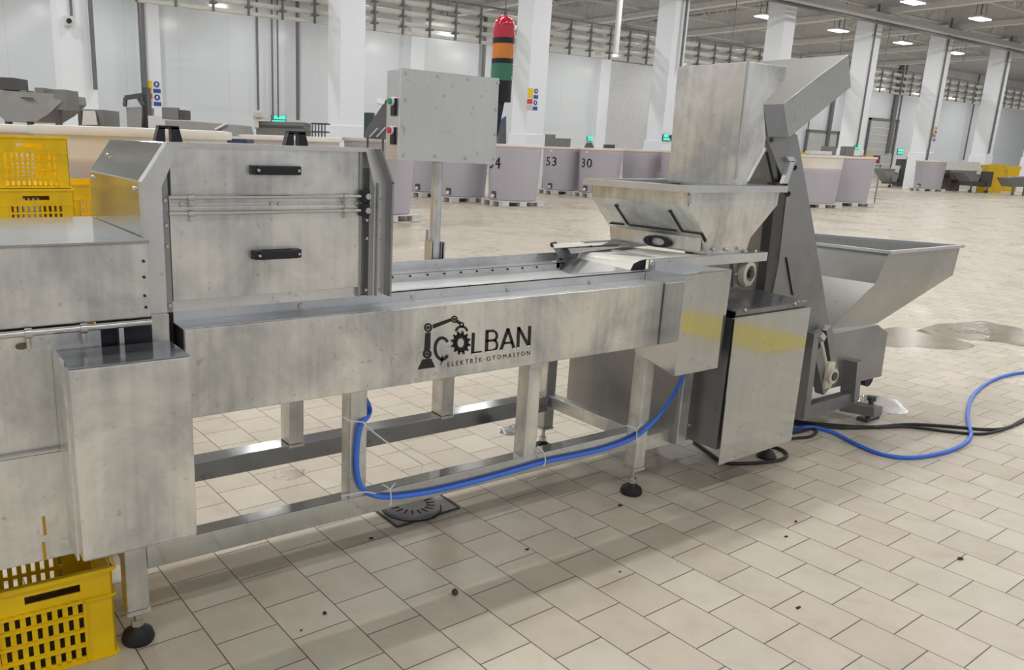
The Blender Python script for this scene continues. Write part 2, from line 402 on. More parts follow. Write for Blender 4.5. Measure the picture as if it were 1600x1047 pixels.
# drive covers
b = B(); b.box(.302, .585, 1.9, 2.075, .447, .936, .006); b.box(.297, .302, 1.95, 2.08, .43, .945); dcv = obj('drive_cover', b, STEEL_STAIN, cv)
b = B(); b.box(.303, .584, 1.902, 2.074, .9355, .9385, .0012); obj('cover_top', b, STEEL_SHADE, dcv)  # thin plate, the dark reflection on the cover's top put into its colour
b = B()
z0, z1 = .60, 1.007
b.hull([(2.547, 1.982, z0), (2.83, 1.982, z0), (2.83, 2.2, z0 + .053), (2.547, 2.2, z0 + .053)], [(2.547, 1.982, z1 + .003), (2.83, 1.982, z1 + .009), (2.83, 2.2, z1), (2.547, 2.2, z1 - .006)])
soft(obj('drive_cover', b, STEEL_MIRROR, cv))
# ---- the logo on the side panel (drawn in the plane of the panel)
ZX = lambda u, v: oy(620 + u * .15, 480 + v * .15, YP - .0006)
LIFT = 0
def flat(b, pts): b.prism([ZX(*p) + Vector((0, -LIFT, 0)) for p in pts], (0, -.0006, 0))
def ring(b, cx, cy, rx, ry, tx, a0=0, a1=360, n=40):
    for k in range(n):
        s, e = [math.radians(a0 + (a1 - a0) * q / n) for q in (k, k + 1)]
        flat(b, [(cx + rx * math.cos(s), cy + ry * math.sin(s)), (cx + rx * math.cos(e), cy + ry * math.sin(e)),
                 (cx + (rx - tx) * math.cos(e), cy + (ry - tx) * math.sin(e)), (cx + (rx - tx) * math.cos(s), cy + (ry - tx) * math.sin(s))])
def stroke(b, p, q, w):
    dx, dy = q[0] - p[0], q[1] - p[1]; l = math.hypot(dx, dy); nx, ny = -dy / l * w / 2, dx / l * w / 2
    flat(b, [(p[0] + nx, p[1] + ny), (q[0] + nx, q[1] + ny), (q[0] - nx, q[1] - ny), (p[0] - nx, p[1] - ny)])
b = B()
flat(b, [(268, 545), (358, 535), (400, 625), (218, 650)])
ring(b, 317, 487, 46, 50, 26); ring(b, 317, 487, 15, 17, 14)
flat(b, [(298, 268), (352, 262), (350, 438), (286, 445)])
ring(b, 327, 213, 42, 47, 18); ring(b, 327, 213, 17, 19, 16)
flat(b, [(372, 182), (562, 116), (570, 146), (380, 224)])
ring(b, 600, 127, 35, 38, 15); ring(b, 600, 127, 14, 16, 13)
stroke(b, (625, 145), (662, 170), 34); ring(b, 677, 182, 24, 28, 14)
ring(b, 675, 252, 68, 62, 24, 180, 360, 24)
ring(b, 667, 372, 82, 98, 30); ring(b, 667, 372, 60, 74, 26)
for k in range(12):
    a = math.radians(30 * k + 12); stroke(b, (667 + 70 * math.cos(a), 372 + 84 * math.sin(a)), (667 + 103 * math.cos(a), 372 + 122 * math.sin(a)), 24)
ring(b, 472, 432, 88, 127, 31, 38, 322, 40)
flat(b, [(476, 505), (448, 560), (462, 558), (456, 608), (490, 540), (474, 543), (486, 508)])
# L B A N
stroke(b, (798, 267), (790, 478), 32); stroke(b, (776, 482), (886, 468), 26)
stroke(b, (942, 248), (934, 472), 32); stroke(b, (930, 250), (1010, 246), 26); stroke(b, (930, 352), (1012, 345), 24); stroke(b, (925, 462), (1010, 450), 26)
ring(b, 1006, 298, 50, 60, 25, -90, 90, 16); ring(b, 1008, 396, 50, 64, 25, -90, 90, 16)
stroke(b, (1160, 222), (1082, 455), 30); stroke(b, (1158, 222), (1222, 432), 30); stroke(b, (1112, 378), (1208, 366), 22)
stroke(b, (1270, 207), (1262, 428), 30); stroke(b, (1270, 210), (1376, 410), 30); stroke(b, (1386, 196), (1378, 412), 30)
obj('logo', b, INK, sp)
b = B(); LIFT = .0008
for p, q in (((776, 492), (886, 476)), ((922, 470), (1035, 452)), ((1072, 452), (1096, 448)), ((1208, 434), (1232, 430)), ((1250, 426), (1274, 422)), ((1352, 408), (1388, 402))): stroke(b, p, q, 14)
obj('logo_shine', b, SIGNW, sp, label='pale shine painted along the lower edge of the big letters')  # white strips stand in for glare on the letter bottoms
def text_mesh(s, font_w=1.0):
    cu = bpy.data.curves.new('t', 'FONT'); cu.body = s; cu.size = 1; cu.resolution_u = 2; cu.space_character = font_w
    o = bpy.data.objects.new('t', cu); COL.objects.link(o); dg = bpy.context.evaluated_depsgraph_get()
    me = bpy.data.meshes.new_from_object(o.evaluated_get(dg)); bpy.data.objects.remove(o)
    bm = bmesh.new(); bm.from_mesh(me); bpy.data.meshes.remove(me); return bm
bm = text_mesh('ELEKTRİK·OTOMASYON', 1.5)
xs = [v.co.x for v in bm.verts]; ys = [v.co.y for v in bm.verts]; x0, x1, h = min(xs), max(xs), .69
p0, p1, ph = ZX(530, 622), ZX(1388, 497), ZX(530, 573)
ux = (p1 - p0) / (x1 - x0); uz = (ph - p0) / h
for v in bm.verts: c = p0 + ux * (v.co.x - x0) + uz * v.co.y; v.co = Vector((c.x, YP - .001, c.z))
obj('lettering', bm, INK, sp)

# ================================================================== THE HOUSING OVER THE BELT
hz = thing('inspection_housing', 'steel housing with chamfered top and two black front handles over the conveyor belt', 'machine housing', (.92, 2.45, .995))
X0, X1, XC0, XC1, ZB, ZC, ZT = .548, 1.283, .618, 1.238, 1.0, 1.347, 1.449
prof = [(X0, ZB), (X0, ZC), (XC0, ZT), (XC1, ZT), (X1, ZC), (X1, ZB)]
b = B(); b.prism([(x, 2.17, z) for x, z in prof], (0, .6, 0)); soft(obj('shell', b, STEEL_MIRROR, hz))
pin = [(X0 + .05, ZB), (X0 + .05, ZC - .012), (XC0 + .03, ZT - .012), (XC1 - .03, ZT - .012), (X1 - .045, ZC - .012), (X1 - .045, ZB)]
b = B()
for i in range(5):
    q = [prof[i], prof[i + 1], pin[i + 1], pin[i]]; b.prism([(x, 2.135, z) for x, z in q], (0, .04, 0))
fr = obj('front_frame', b, STEEL, hz)
for xa_, xb2, zt in ((X0 + .05, X0 + .066, ZT - .03), (1.186, 1.196, ZT - .012), (1.222, 1.24, ZT - .012)): b = B(); b.box(xa_, xb2, 2.137, 2.175, ZB, zt); obj('frame_channel', b, STEEL_DARK, hz)
b = B(); b.box(1.245, 1.25, 2.128, 2.14, ZB, ZC); b.box(1.279, 1.286, 2.10, 2.17, ZB, ZC + .003)
b.bar((1.284, 2.135, ZC), (1.238, 2.135, ZT), .07, .006, up=(1, 0, 1)); obj('frame_flange', b, STEEL_DARK, hz)
b = B(); b.box(XC0 + .005, 1.187, 2.14, 2.17, 1.292, ZT - .006, .002); d1 = obj('door', b, STEEL_STAIN, hz)
b = B(); b.box(XC0 - .002, 1.187, 2.136, 2.17, 1.03, 1.283, .002); d2 = obj('door', b, STEEL_STAIN, hz)
b = B(); b.box(XC0 - .01, 1.19, 2.15, 2.2, .998, 1.028); b.box(XC0, 1.187, 2.142, 2.17, 1.262, 1.31); st = obj('cross_strip', b, STEEL, hz)
screws('screw', st, [oy(*q, 2.142) for q in ((283, 319), (300, 319), (424, 319), (436, 319), (537, 319), (556, 319))])
screws('screw', fr, [(x, 2.136, z) for x in (.605, 1.212, 1.262) for z in (1.02, 1.18, 1.235, 1.30)], .0055)
screws('screw', fr, [(X0, 2.72, 1.33), (X0, 2.21, 1.325), (X0 + .035, 2.65, 1.40)], .008, 'x')
def handle(par, cx, z, y, wd=.072):
    b = B(); h2 = .0125
    b.prism([(cx - wd, y, z - h2), (cx + wd, y, z - h2), (cx + wd, y, z + h2), (cx - wd, y, z + h2)], (0, -.006, 0))
    for s in (-1, 1): b.box(cx + s * (wd - .013) - .013, cx + s * (wd - .013) + .013, y - .028, y, z - h2, z + h2, .003)
    b.box(cx - wd + .012, cx + wd - .012, y - .036, y - .024, z - h2, z + h2, .004)
    o = obj('handle', b, BLACK, par, True)
    screws('handle_screw', par, [(cx + wd - .012, y - .033, z), (cx - wd + .012, y - .033, z)], .005)
handle(d1, .914, 1.381, 2.14); handle(d2, .912, 1.147, 2.136)
for cx, cy in ((.735, 2.52), (1.178, 2.56)):
    b = B(); b.prism([(cx - .042, cy, ZT), (cx - .011, cy, ZT), (cx - .011, cy, ZT + .04), (cx - .03, cy, ZT + .04)], (0, .03, 0))
    b.prism([(cx + .008, cy, ZT), (cx + .042, cy, ZT), (cx + .032, cy, ZT + .042), (cx + .008, cy, ZT + .042)], (0, .03, 0)); b.box(cx - .03, cx + .032, cy, cy + .03, ZT + .036, ZT + .046)
    obj('top_handle', b, BLACK, hz)
for z in (1.308, 1.266):
    b = B(); b.cyl((.612, 2.126, z), (1.205, 2.126, z), .0055, seg=12); rd = obj('hinge_rod', b, BOLT, hz, True)
    for x in (.67, 1.135): b = B(); b.cyl((x - .008, 2.126, z), (x + .008, 2.126, z), .009, seg=12); b.box(x - .004, x + .004, 2.122, 2.14, z - .022, z); obj('rod_clamp', b, BOLT, rd, True)
    b = B(); b.box(1.186, 1.215, 2.118, 2.136, z - .018, z + .018, .003); kn = obj('hinge_block', b, BLACK, hz)
    b = B(); b.cyl((1.203, 2.118, z), (1.203, 2.108, z), .009, seg=12); obj('hinge_bolt', b, BOLT, kn, True)

# ================================================================== THE LEFT INFEED CABINET
lc = thing('infeed_cabinet', 'big stained steel cabinet with overhanging upper box at the conveyor infeed end', 'machine cabinet', (0, 2.4, .38))
b = B(); b.box(-.75, .54, 2.08, 2.76, 1.004, 1.2, .003); ub = obj('upper_box', b, STEEL_STAIN, lc)
b = B(); b.box(-.75, .545, 2.075, 2.765, 1.197, 1.204, .002); soft(obj('top_plate', b, STEEL_MIRROR, lc))
b = B(); b.box(-.75, .415, 2.085, 2.7, .385, .985, .003); lb = obj('lower_cabinet', b, STEEL_STAIN, lc)
b = B(); b.box(-.75, .30, 2.066, 2.075, .683, .688); obj('door_seam', b, BOLT, lb)
b = B(); b.box(-.75, .415, 2.07, 2.086, .39, .68, .002); obj('door', b, STEEL_STAIN, lc)
b = B(); b.box(.415, .55, 2.115, 2.14, .86, 1.0); obj('recess_shade', b, INSIDE, lc)  # near-black block painted in for the shade of the gap
b = B(); b.box(.545, .598, 2.12, 2.135, .90, 1.0, .002); obj('bracket', b, STEEL_STAIN, lc); b = B(); b.box(.46, .472, 2.09, 2.11, .93, .99); obj('latch', b, STEEL_STAIN, lc)
b = B(); b.cyl((-.75, 2.062, .992), (.535, 2.062, .995), .0085, seg=12); rd = obj('hinge_rod', b, BOLT, lc, True)
for x in (.245, .37): b = B(); b.cyl((x - .008, 2.062, .994), (x + .008, 2.062, .994), .013, seg=12); b.cyl((x, 2.062, .955), (x, 2.062, .99), .006, seg=8); obj('rod_clamp', b, BOLT, rd, True)
b = B(); c = oy(34, 541, 2.085); b.prism([c + Vector((.0145 * math.cos(a), 0, .0085 * math.sin(a))) for a in np.linspace(0, 2 * math.pi, 24, endpoint=False)], (0, -.002, 0)); obj('maker_badge', b, plain('bronze_badge', (120, 108, 90), .4, .5), lb)
screws('rivet', ub, [oy(*q, 2.08) for q in ((224, 408), (225, 433), (226, 462), (228, 480))], .004, 'y', INSIDE)
PULP = plain('orange_pulp', (196, 150, 30), .5)
for y0, y1 in ((808, 836), (848, 875)): b = B(); b.bar(oy(68, y0, 2.068), oy(71, y1, 2.068), .007, .004); obj('pulp_smear', b, PULP, lb, label='orange smear of pulp')
b = B(); b.box(-.60, -.54, 2.1, 2.16, .0, .40); b.box(-.60, -.54, 2.6, 2.66, 0, .40); b.box(.33, .39, 2.6, 2.66, 0, .40); obj('stand', b, STEEL_DARK, lc)

# ================================================================== CONTROL BOX AND BEACON
cb = thing('control_box', 'square steel control box with green and red buttons on a post', 'control box', (1.935, 2.83, .95))
b = B(); b.box(1.722, 2.215, 2.785, 2.885, 1.402, 1.748, .002); bx = obj('enclosure', b, STEEL, cb)
b = B(); b.prism([oy(*q, 2.772) for q in ((628, 106), (780, 123), (774, 257), (622.5, 249.5))], (0, .012, 0)); cp = obj('cover_plate', b, STEEL_BLAST, cb)
screws('cover_screw', cp, [oy(*q, 2.772) for q in ((635, 114), (685, 119), (732, 124), (778, 129), (634, 156), (632, 200), (631, 243), (680, 244), (727, 247), (771, 249), (773, 210), (775, 171))], .0075)
for zz, mt, nm in ((1.628, plain('green_button', (30, 150, 90), .35), 'start_button'), (1.517, plain('red_button', (214, 50, 66), .35), 'stop_button')):
    c = Vector((1.722, 2.825, zz)); b = B(); b.box(1.712, 1.722, 2.805, 2.838, zz - .055, zz + .012, .002); pl = obj('button_plate', b, BLACK, cb)
    b = B(); b.cyl(c, c - Vector((.018, 0, 0)), .017, seg=20); obj('bezel', b, SIGNW, pl, True)
    b = B(); b.cyl(c - Vector((.018, 0, 0)), c - Vector((.026, 0, 0)), .0125, seg=20); obj(nm, b, mt, pl, True)
b = B(); b.box(1.918, 1.956, 2.80, 2.838, .958, 1.402, .008); obj('post', b, STEEL_STAIN, cb)
b = B(); b.box(1.900, 1.904, 2.79, 2.84, .955, 1.07); b.box(1.904, 1.918, 2.838, 2.842, .955, 1.115); b.box(1.958, 1.962, 2.785, 2.845, .955, 1.066); b.box(1.958, 1.97, 2.785, 2.79, .955, 1.066); b.box(1.88, 1.99, 2.784, 2.86, .945, .957); obj('post_bracket', b, STEEL, cb)
sl = thing('signal_tower', 'red amber and green signal tower light beside the control box', 'signal light', (2.245, 2.84, 1.6))
sx, sy = 2.262, 2.83
def seg(name, z0, z1, r, m, dome=False):
    b = B(); pr = [(0, z0), (r, z0), (r, z1 - (.05 if dome else 0))]
    if dome: pr += [(r * math.cos(a), z1 - .05 + .05 * math.sin(a)) for a in np.linspace(.2, math.pi / 2 - .05, 6)] + [(0, z1)]
    else: pr += [(0, z1)]
    b.lathe(pr, (sx, sy, 0), 28); obj(name, b, m, sl, True)
seg('base', 1.655, 1.742, .046, BLACK); seg('green_lens', 1.742, 1.812, .048, GRNG); seg('spacer', 1.812, 1.832, .047, BLACK); seg('amber_lens', 1.832, 1.892, .047, AMBG); seg('spacer', 1.892, 1.915, .047, BLACK); seg('red_lens', 1.915, 2.008, .047, REDG, True)
b = B(); b.prism([(2.216, 2.80, 1.49), (2.236, 2.80, 1.52), (2.262, 2.80, 1.655), (2.216, 2.80, 1.655)], (0, .05, 0)); obj('bracket', b, BLACK, sl)

# ================================================================== GUIDE CHUTE BETWEEN HOPPER AND BELT
gc = thing('guide_chute', 'folded steel guide chute with white sliding surface where hopper meets belt', 'chute', (2.45, 2.45, .9))
fy, by = 2.225, 2.685
f = [oy(1009, 405, fy), oy(1000, 407, fy), oy(990, 412, fy), oy(985, 422, fy), oy(984, 428, fy)]
g = [oy(908, 392, by), oy(906, 394, by), oy(904, 397, by), oy(902, 403, by), oy(867, 429, by)]
f = [Vector((2.95, fy, f[0].z))] + f; g = [Vector((2.95, by, g[0].z + .01))] + g
WSLIDE = plain('white_slide', (232, 233, 224), .35)
b = B()
for i in range(4): b.sheet([f[i], f[i + 1], g[i + 1], g[i]], .004)
obj('slide_sheet', b, WSLIDE, gc)
b = B(); b.sheet([f[4], f[5], g[5], g[4]], .004); b.sheet([f[5], f[5] + Vector((-.10, .01, -.03)), g[5]], .003); obj('slide_lip', b, STEEL, gc)
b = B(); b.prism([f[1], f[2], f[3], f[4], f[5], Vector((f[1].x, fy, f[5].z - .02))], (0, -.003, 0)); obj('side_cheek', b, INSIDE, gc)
b = B(); q = [oy(865, 388, 2.70), oy(872, 397, 2.70), oy(868, 428, 2.70), Vector((2.95, 2.70, .93)), Vector((2.95, 2.70, 1.03))]; b.prism(q, (0, .004, 0)); obj('back_cheek', b, STEEL_WET, gc)
b = B(); b.sheet([oy(864, 381, 2.80), oy(958, 375, 2.80), oy(935, 385, 2.70), oy(868, 388, 2.70)], .004); obj('back_flange', b, WSLIDE, gc)
b = B(); b.sheet([oy(888, 388, 2.69), oy(1012, 383, 2.6), oy(968, 386, 2.56), oy(892, 395, 2.64)], .004); b.sheet([oy(955, 391, 2.5), oy(963, 390, 2.5), oy(1030, 403, 2.24), oy(1022, 405, 2.24)], .003); obj('tie_strap', b, STEEL, gc)
screws('flange_bolt', gc, [oy(*q, 2.695) for q in ((884, 389), (903, 387), (923, 385), (878, 405), (880, 412))], .006, 'y', INSIDE)
b = B(); b.cyl(oy(862, 383, 2.81), oy(868, 381, 2.81), .012, seg=10); obj('flange_pin', b, INSIDE, gc, True)

# ================================================================== FEED HOPPER
hp = thing('feed_hopper', 'tapered stainless feed hopper with black handled slide gate above belt end', 'hopper', (3.08, 2.48, 1.03))
rx0, rx1, ry0, ry1, zr = 2.765, 3.40, 2.185, 2.74, 1.338
b = B()
def ringbox(b, x0, x1, y0, y1, z0, z1, t):
    b.box(x0, x1, y0, y0 + t, z0, z1); b.box(x0, x1, y1 - t, y1, z0, z1); b.box(x0, x0 + t, y0 + t, y1 - t, z0, z1); b.box(x1 - t, x1, y0 + t, y1 - t, z0, z1)
ringbox(b, rx0 - .03, rx1 + .01, ry0 - .03, ry1 + .03, zr - .028, zr, .034); obj('rim', b, STEEL, hp)
def shell(b, secs, t=.004):
    for a, c in zip(secs, secs[1:]):
        for k in range(4):
            b.sheet([a[k], a[(k + 1) % 4], c[(k + 1) % 4], c[k]], t)
R4 = lambda x0, x1, y0, y1, z: [Vector(p) for p in ((x0, y0, z), (x1, y0, z), (x1, y1, z), (x0, y1, z))]
b = B(); secs = [R4(rx0, rx1, ry0, ry1, zr - .02), R4(rx0 + .005, rx1 - .005, ry0, ry1, 1.255), R4(2.935, 3.235, 2.195, 2.765, 1.105), R4(2.95, 3.225, 2.20, 2.765, 1.042)]
shell(b, secs); bd = obj('body', b, STEEL_STAIN, hp)
b = B(); LX = 2.931
gt = [(LX, 2.225, 1.052), (LX, 2.75, 1.052), (LX, 2.75, 1.112), (LX, 2.225, 1.108)]
b.prism(gt, (.004, 0, 0)); sg = obj('slide_gate', b, STEEL_STAIN, hp)
b = B()
def lp(x, y): return ox(x, y, 2.93)
def slope_pt(x, y):
    d = Vector(ray(x, y)); n = (secs[2][0] - secs[1][0]).cross(secs[1][3] - secs[1][0]); t = (secs[1][0] - Vector(C0)).dot(n) / d.dot(n); return Vector(C0) + d * t * .998
for p, q in (((962, 322), (981, 351)), ((1047, 331), (1066, 362)), ((960, 321), (966, 322)), ((1044, 330), (1049, 331))): b.bar(slope_pt(*p), slope_pt(*q), .008, .004)

for p, q in (((953, 349), (975, 351)), ((983, 352), (1057, 361)), ((1066, 362), (1096, 366)), ((1096, 366), (1102, 378))): b.bar(slope_pt(*p), slope_pt(*q), .007, .005)
obj('gate_seam', b, INSIDE, bd)
b = B(); c = ox(1029, 377, 2.928)
for k in range(28):
    a0, a1 = 2 * math.pi * k / 28, 2 * math.pi * (k + 1) / 28
    E_ = lambda a, s: c + Vector((0, -.078 * s * math.copysign(abs(math.cos(a)) ** .8, math.cos(a)), .026 * (1 if s == 1 else .62) * math.sin(a) * 1.0))
    b.prism([E_(a0, 1), E_(a1, 1), E_(a1, .56), E_(a0, .56)], (-.014, 0, 0))
obj('handle', b, BLACK, sg)
b = B(); b.bar(secs[0][0] + Vector((0, -.004, -.02)), secs[1][0] + Vector((0, -.004, .01)), .012); obj('corner_highlight', b, BOLT, bd)  # bright bar stands in for the highlight on the hopper's front corner
b = B(); b.box(2.585, 3.34, 2.165, 2.205, 1.0, 1.040, .002); b.box(2.78, 3.34, 2.772, 2.80, 1.0, 1.040); b.box(3.25, 3.30, 2.205, 2.76, 1.0, 1.035); sr = obj('support_rail', b, STEEL, hp)
for q in ((1115, 390), (1135, 390), (1155, 389), (1165, 393), (1180, 393)): b = B(); b.ball(oy(*q, 2.19), .009); obj('rail_bolt', b, BOLT, sr, True)
screws('rail_bolt', sr, [oy(1018, 411, 2.165)], .01)
b = B(); b.prism([oy(*q, 2.2) for q in ((1146, 407), (1177, 403), (1175, 446), (1146, 449))], (0, .02, 0)); bp = obj('bearing_plate', b, STEEL_DARK, hp)
b = B(); c = oy(1167, 427, 2.185)
for s in (-1, 1): b.cyl(c + Vector((.0, .015, .045 * s)), c + Vector((0, -.005, .045 * s)), .018, seg=14)
b.lathe([(.045, 0), (.045, .03), (.03, .035), (.03, 0)], (0, 0, 0), 24, Matrix(((1, 0, 0, c.x), (0, 0, -1, c.y + .015), (0, 1.25, 0, c.z), (0, 0, 0, 1))))
br_ = obj('bearing', b, CREAM, bp, True)
b = B(); b.cyl(c + Vector((0, .03, 0)), c + Vector((0, -.03, 0)), .017, seg=14); obj('shaft', b, GREYD, br_, True)
b = B(); b.cyl(oy(1146, 428, 2.19), oy(1153, 428, 2.19), .006, seg=8); obj('roller_stub', b, BOLT, bp, True)

# ================================================================== FLOOR CABINET UNDER THE HOPPER
fc = thing('drive_cabinet', 'steel drive cabinet on the floor with a loose front cover reflecting yellow', 'machine cabinet', (3.1, 2.3, 0))
b = B(); b.box(2.79, 3.42, 2.14, 2.82, .215, .835, .003); b.box(2.86, 2.865, 2.13, 2.142, .23, .7); obj('carcass', b, STEEL_DARK, fc)
b = B(); b.box(2.80, 2.86, 2.128, 2.142, .215, .83, .002); cs = obj('corner_strip', b, STEEL_STAIN, fc)
b = B(); screw(b, oy(1077, 664, 2.125), .008); obj('corner_bolt', b, BOLT, cs, True)
b = B(); b.box(2.905, 3.42, 2.0, 2.14, .215, .80); obj('lower_box', b, STEEL_DARK, fc)
b = B(); b.prism([(x, y, z) for x, y, z in ((2.865, 1.968, .842), (3.395, 1.968, .842), (3.42, 2.30, .853), (2.90, 2.30, .853))], (0, 0, -.005)); b.box(2.87, 3.39, 1.966, 1.97, .812, .842); tp = obj('lid', b, STEEL_WET, fc)
b = B(); b.prism([oy(*q, 1.952) for q in ((1149, 497), (1267, 480), (1236, 690), (1123, 727))], (0, .003, 0)); b.box(2.853, 3.385, 1.95, 1.97, .81, .814); fcv = obj('front_cover', b, STEEL_MIRROR, fc)
screws('lid_screw', tp, [oy(1164, 485, 1.966), oy(1242, 475, 1.966)])
ft = oz(1212, 710)
for x, y in ((ft.x - .08, ft.y + .0), (3.37, 2.7)):
    b = B(); b.lathe([(0, 0), (.045, 0), (.048, .01), (.03, .035), (.012, .045), (.012, .22), (0, .22)], (x, y, 0), 20); obj('foot', b, RUBBER, fc, True)

# ================================================================== Z ELEVATOR WITH HEAD CHUTE AND PAN
el = thing('bucket_elevator', 'tall grey steel elevator with an angled hood on top, right of the hopper', 'elevator', (3.95, 2.55, 0))
EY0, EY1 = 2.3, 2.86
b = B(); pl = [(1196, 213), (1232, 215), (1243, 207), (1251, 243), (1271, 366), (1291, 480), (1298, 520), (1300, 560), (1262, 590), (1205, 470), (1216, 410), (1231, 287), (1222, 287)]
side = [oy(*q, EY0) for q in ((1197, 213), (1242, 207), (1252, 250), (1271, 366), (1291, 480), (1299, 525), (1292, 560), (1250, 560), (1205, 470), (1217, 410), (1231, 287), (1226, 285))]
b.prism(side, (0, .006, 0)); ep = obj('side_plate', b, STEEL_DARK, el)
b = B(); b.prism(side, (0, .006, 0))
for v in b.bm.verts: v.co.y += EY1 - EY0
obj('side_plate', b, STEEL_DARK, el)
inn = [oy(*q, EY0 + .02) for q in ((1200, 216), (1240, 210), (1268, 366), (1286, 480), (1288, 540), (1240, 540), (1205, 470), (1214, 410), (1222, 300), (1210, 280))]
b = B(); b.prism([Vector((p.x + .03, EY0 + .02, p.z)) for p in inn], (0, EY1 - EY0 - .03, 0)); obj('leg_casing', b, STEEL_DARK, el)
b = B(); b.bar(side[11] + Vector((-.03, .03, 0)), side[8] + Vector((-.03, .03, -.1)), .05, .05); obj('casing_edge', b, GREYD, el)
b = B(); b.bar(oy(1228, 402, EY0 - .002), oy(1238, 461, EY0 - .002), .010, .004); obj('slot', b, INSIDE, ep); b = B(); b.bar(oy(1198, 238, EY0 - .001), oy(1212, 300, EY0 - .001), .012, .004); obj('slot', b, INSIDE, ep)
for q in ((1231, 303), (1241, 262)): b = B(); b.cyl(oy(*q, EY0 - .001), oy(*q, EY0 - .004), .013, seg=12); obj('bolt_hole', b, INSIDE, ep, True)
screws('bolt', ep, [oy(1206, 219, EY0 - .002), oy(1195, 222, EY0 - .002)], .011, 'y', GREYD)
b = B(); b.prism([oy(*q, EY0 - .02) for q in ((1235, 252), (1243, 252), (1231, 287), (1224, 287))], (0, .02, 0)); b.prism([oy(*q, EY0 - .02) for q in ((1229, 245), (1240, 245), (1245, 253), (1235, 253))], (0, .02, 0)); obj('clip', b, STEEL, ep)
hood = [oy(*q, EY0 - .02) for q in ((1224, 162), (1278, 120), (1326, 85), (1330, 136), (1242, 208), (1232, 215))]
b = B(); b.prism(hood, (0, .5, 0)); b.bm.faces.ensure_lookup_table(); soft(obj('hood', b, STEEL_SATIN, el))
b = B(); b.prism([hood[0] + Vector((-.15, .0, -.012)), hood[0], hood[5], hood[5] + Vector((-.16, 0, .0))], (0, .10, 0)); obj('hood_end', b, STEEL_DARK, el)
# boot, takeup screw and stand
boot = [oy(*q, EY0) for q in ((1297, 523), (1372, 508), (1387, 520), (1377, 588), (1289, 609), (1270, 560))]
b = B(); b.prism(boot, (0, .5, 0)); bt = obj('boot', b, STEEL_DARK, el)
b = B(); c = oy(1358, 592, EY0 + .1); b.cyl(c, c + Vector((0, .3, 0)), .05, seg=16); obj('boot_drum', b, RUBBER, el, True)
def ebar(pts, wd, y=EY0 - .03): 
    b = B()
    for p, q in zip(pts, pts[1:]): b.bar(oy(*p, y), oy(*q, y), .05, wd)
    return b
obj('stand_post', ebar([(1332, 562), (1327, 624)], .085), STEEL_DARK, el)
obj('stand_post', ebar([(1266, 518), (1250, 650)], .075), STEEL_DARK, el)
obj('stand_beam', ebar([(1246, 645), (1334, 619)], .075), STEEL_DARK, el)
b = B(); b.bar(oy(1318, 634, EY0 + .05), oz(1372, 643, .085), .075, .055); obj('outrigger', b, STEEL_DARK, el); b = B(); b.bar(oy(1318, 620, EY0 + .5), oy(1265, 610, EY0 + .5), .07); obj('outrigger', b, STEEL_DARK, el)
c = oz(1356, 655); b = B(); b.box(c.x - .07, c.x + .07, c.y - .03, c.y + .03, 0, .018); b.cyl(c, c + Vector((0, 0, .13)), .014, seg=10); b.cyl(c + Vector((0, 0, .115)), c + Vector((0, 0, .14)), .026, seg=6); obj('foot', b, GREYD, el, True)
c2 = Vector((c.x - 1.0, c.y + .1, 0)); b = B(); b.cyl(c2, c2 + Vector((0, 0, .1)), .02, seg=10); b.cyl((c.x, 2.8, 0), (c.x, 2.8, .3), .03); b.cyl((3.9, 2.8, 0), (3.9, 2.8, .3), .03); obj('foot', b, GREYD, el, True)
tk = ebar([(1271, 545), (1285, 610)], .06, EY0 - .04); tk.bar(oy(1290, 512, EY0 - .04), oy(1301, 590, EY0 - .04), .04, .05); tf = obj('takeup_frame', tk, STEEL_DARK, el)
b = B(); b.cyl(oy(1281, 528, EY0 - .06), oy(1290, 572, EY0 - .06), .014, seg=10); b.cyl(oy(1277, 521, EY0 - .06), oy(1283, 528, EY0 - .06), .028, seg=6); obj('takeup_screw', b, BOLT, tf, True)
b = B(); c = oy(1295, 586, EY0 - .07); b.box(c.x - .035, c.x + .035, c.y - .012, c.y + .02, c.z - .075, c.z + .075, .01); b.cyl(c, c - Vector((0, .03, 0)), .042, seg=18); tb = obj('takeup_bearing', b, CREAM, tf, True)
b = B(); b.cyl(c - Vector((0, .028, 0)), c - Vector((0, .036, 0)), .024, seg=14); obj('shaft', b, GREYD, tb, True)
# head chute into the hopper
hc = [oy(*q, 2.2) for q in ((1169, 96), (1230, 104), (1229, 122), (1193, 163), (1197, 215), (1195, 233), (1166, 290), (1148, 290))]
b = B(); b.prism(hc, (0, .365, 0)); soft(obj('head_chute', b, STEEL_STAIN, el))
b = B(); b.bar(hc[0] + Vector((-.002, -.002, 0)), hc[7] + Vector((-.002, -.002, .03)), .010, .008); b.bar(oy(1196, 232, 2.198), oy(1168, 284, 2.198), .01, .004); obj('chute_weld', b, BOLT, el)
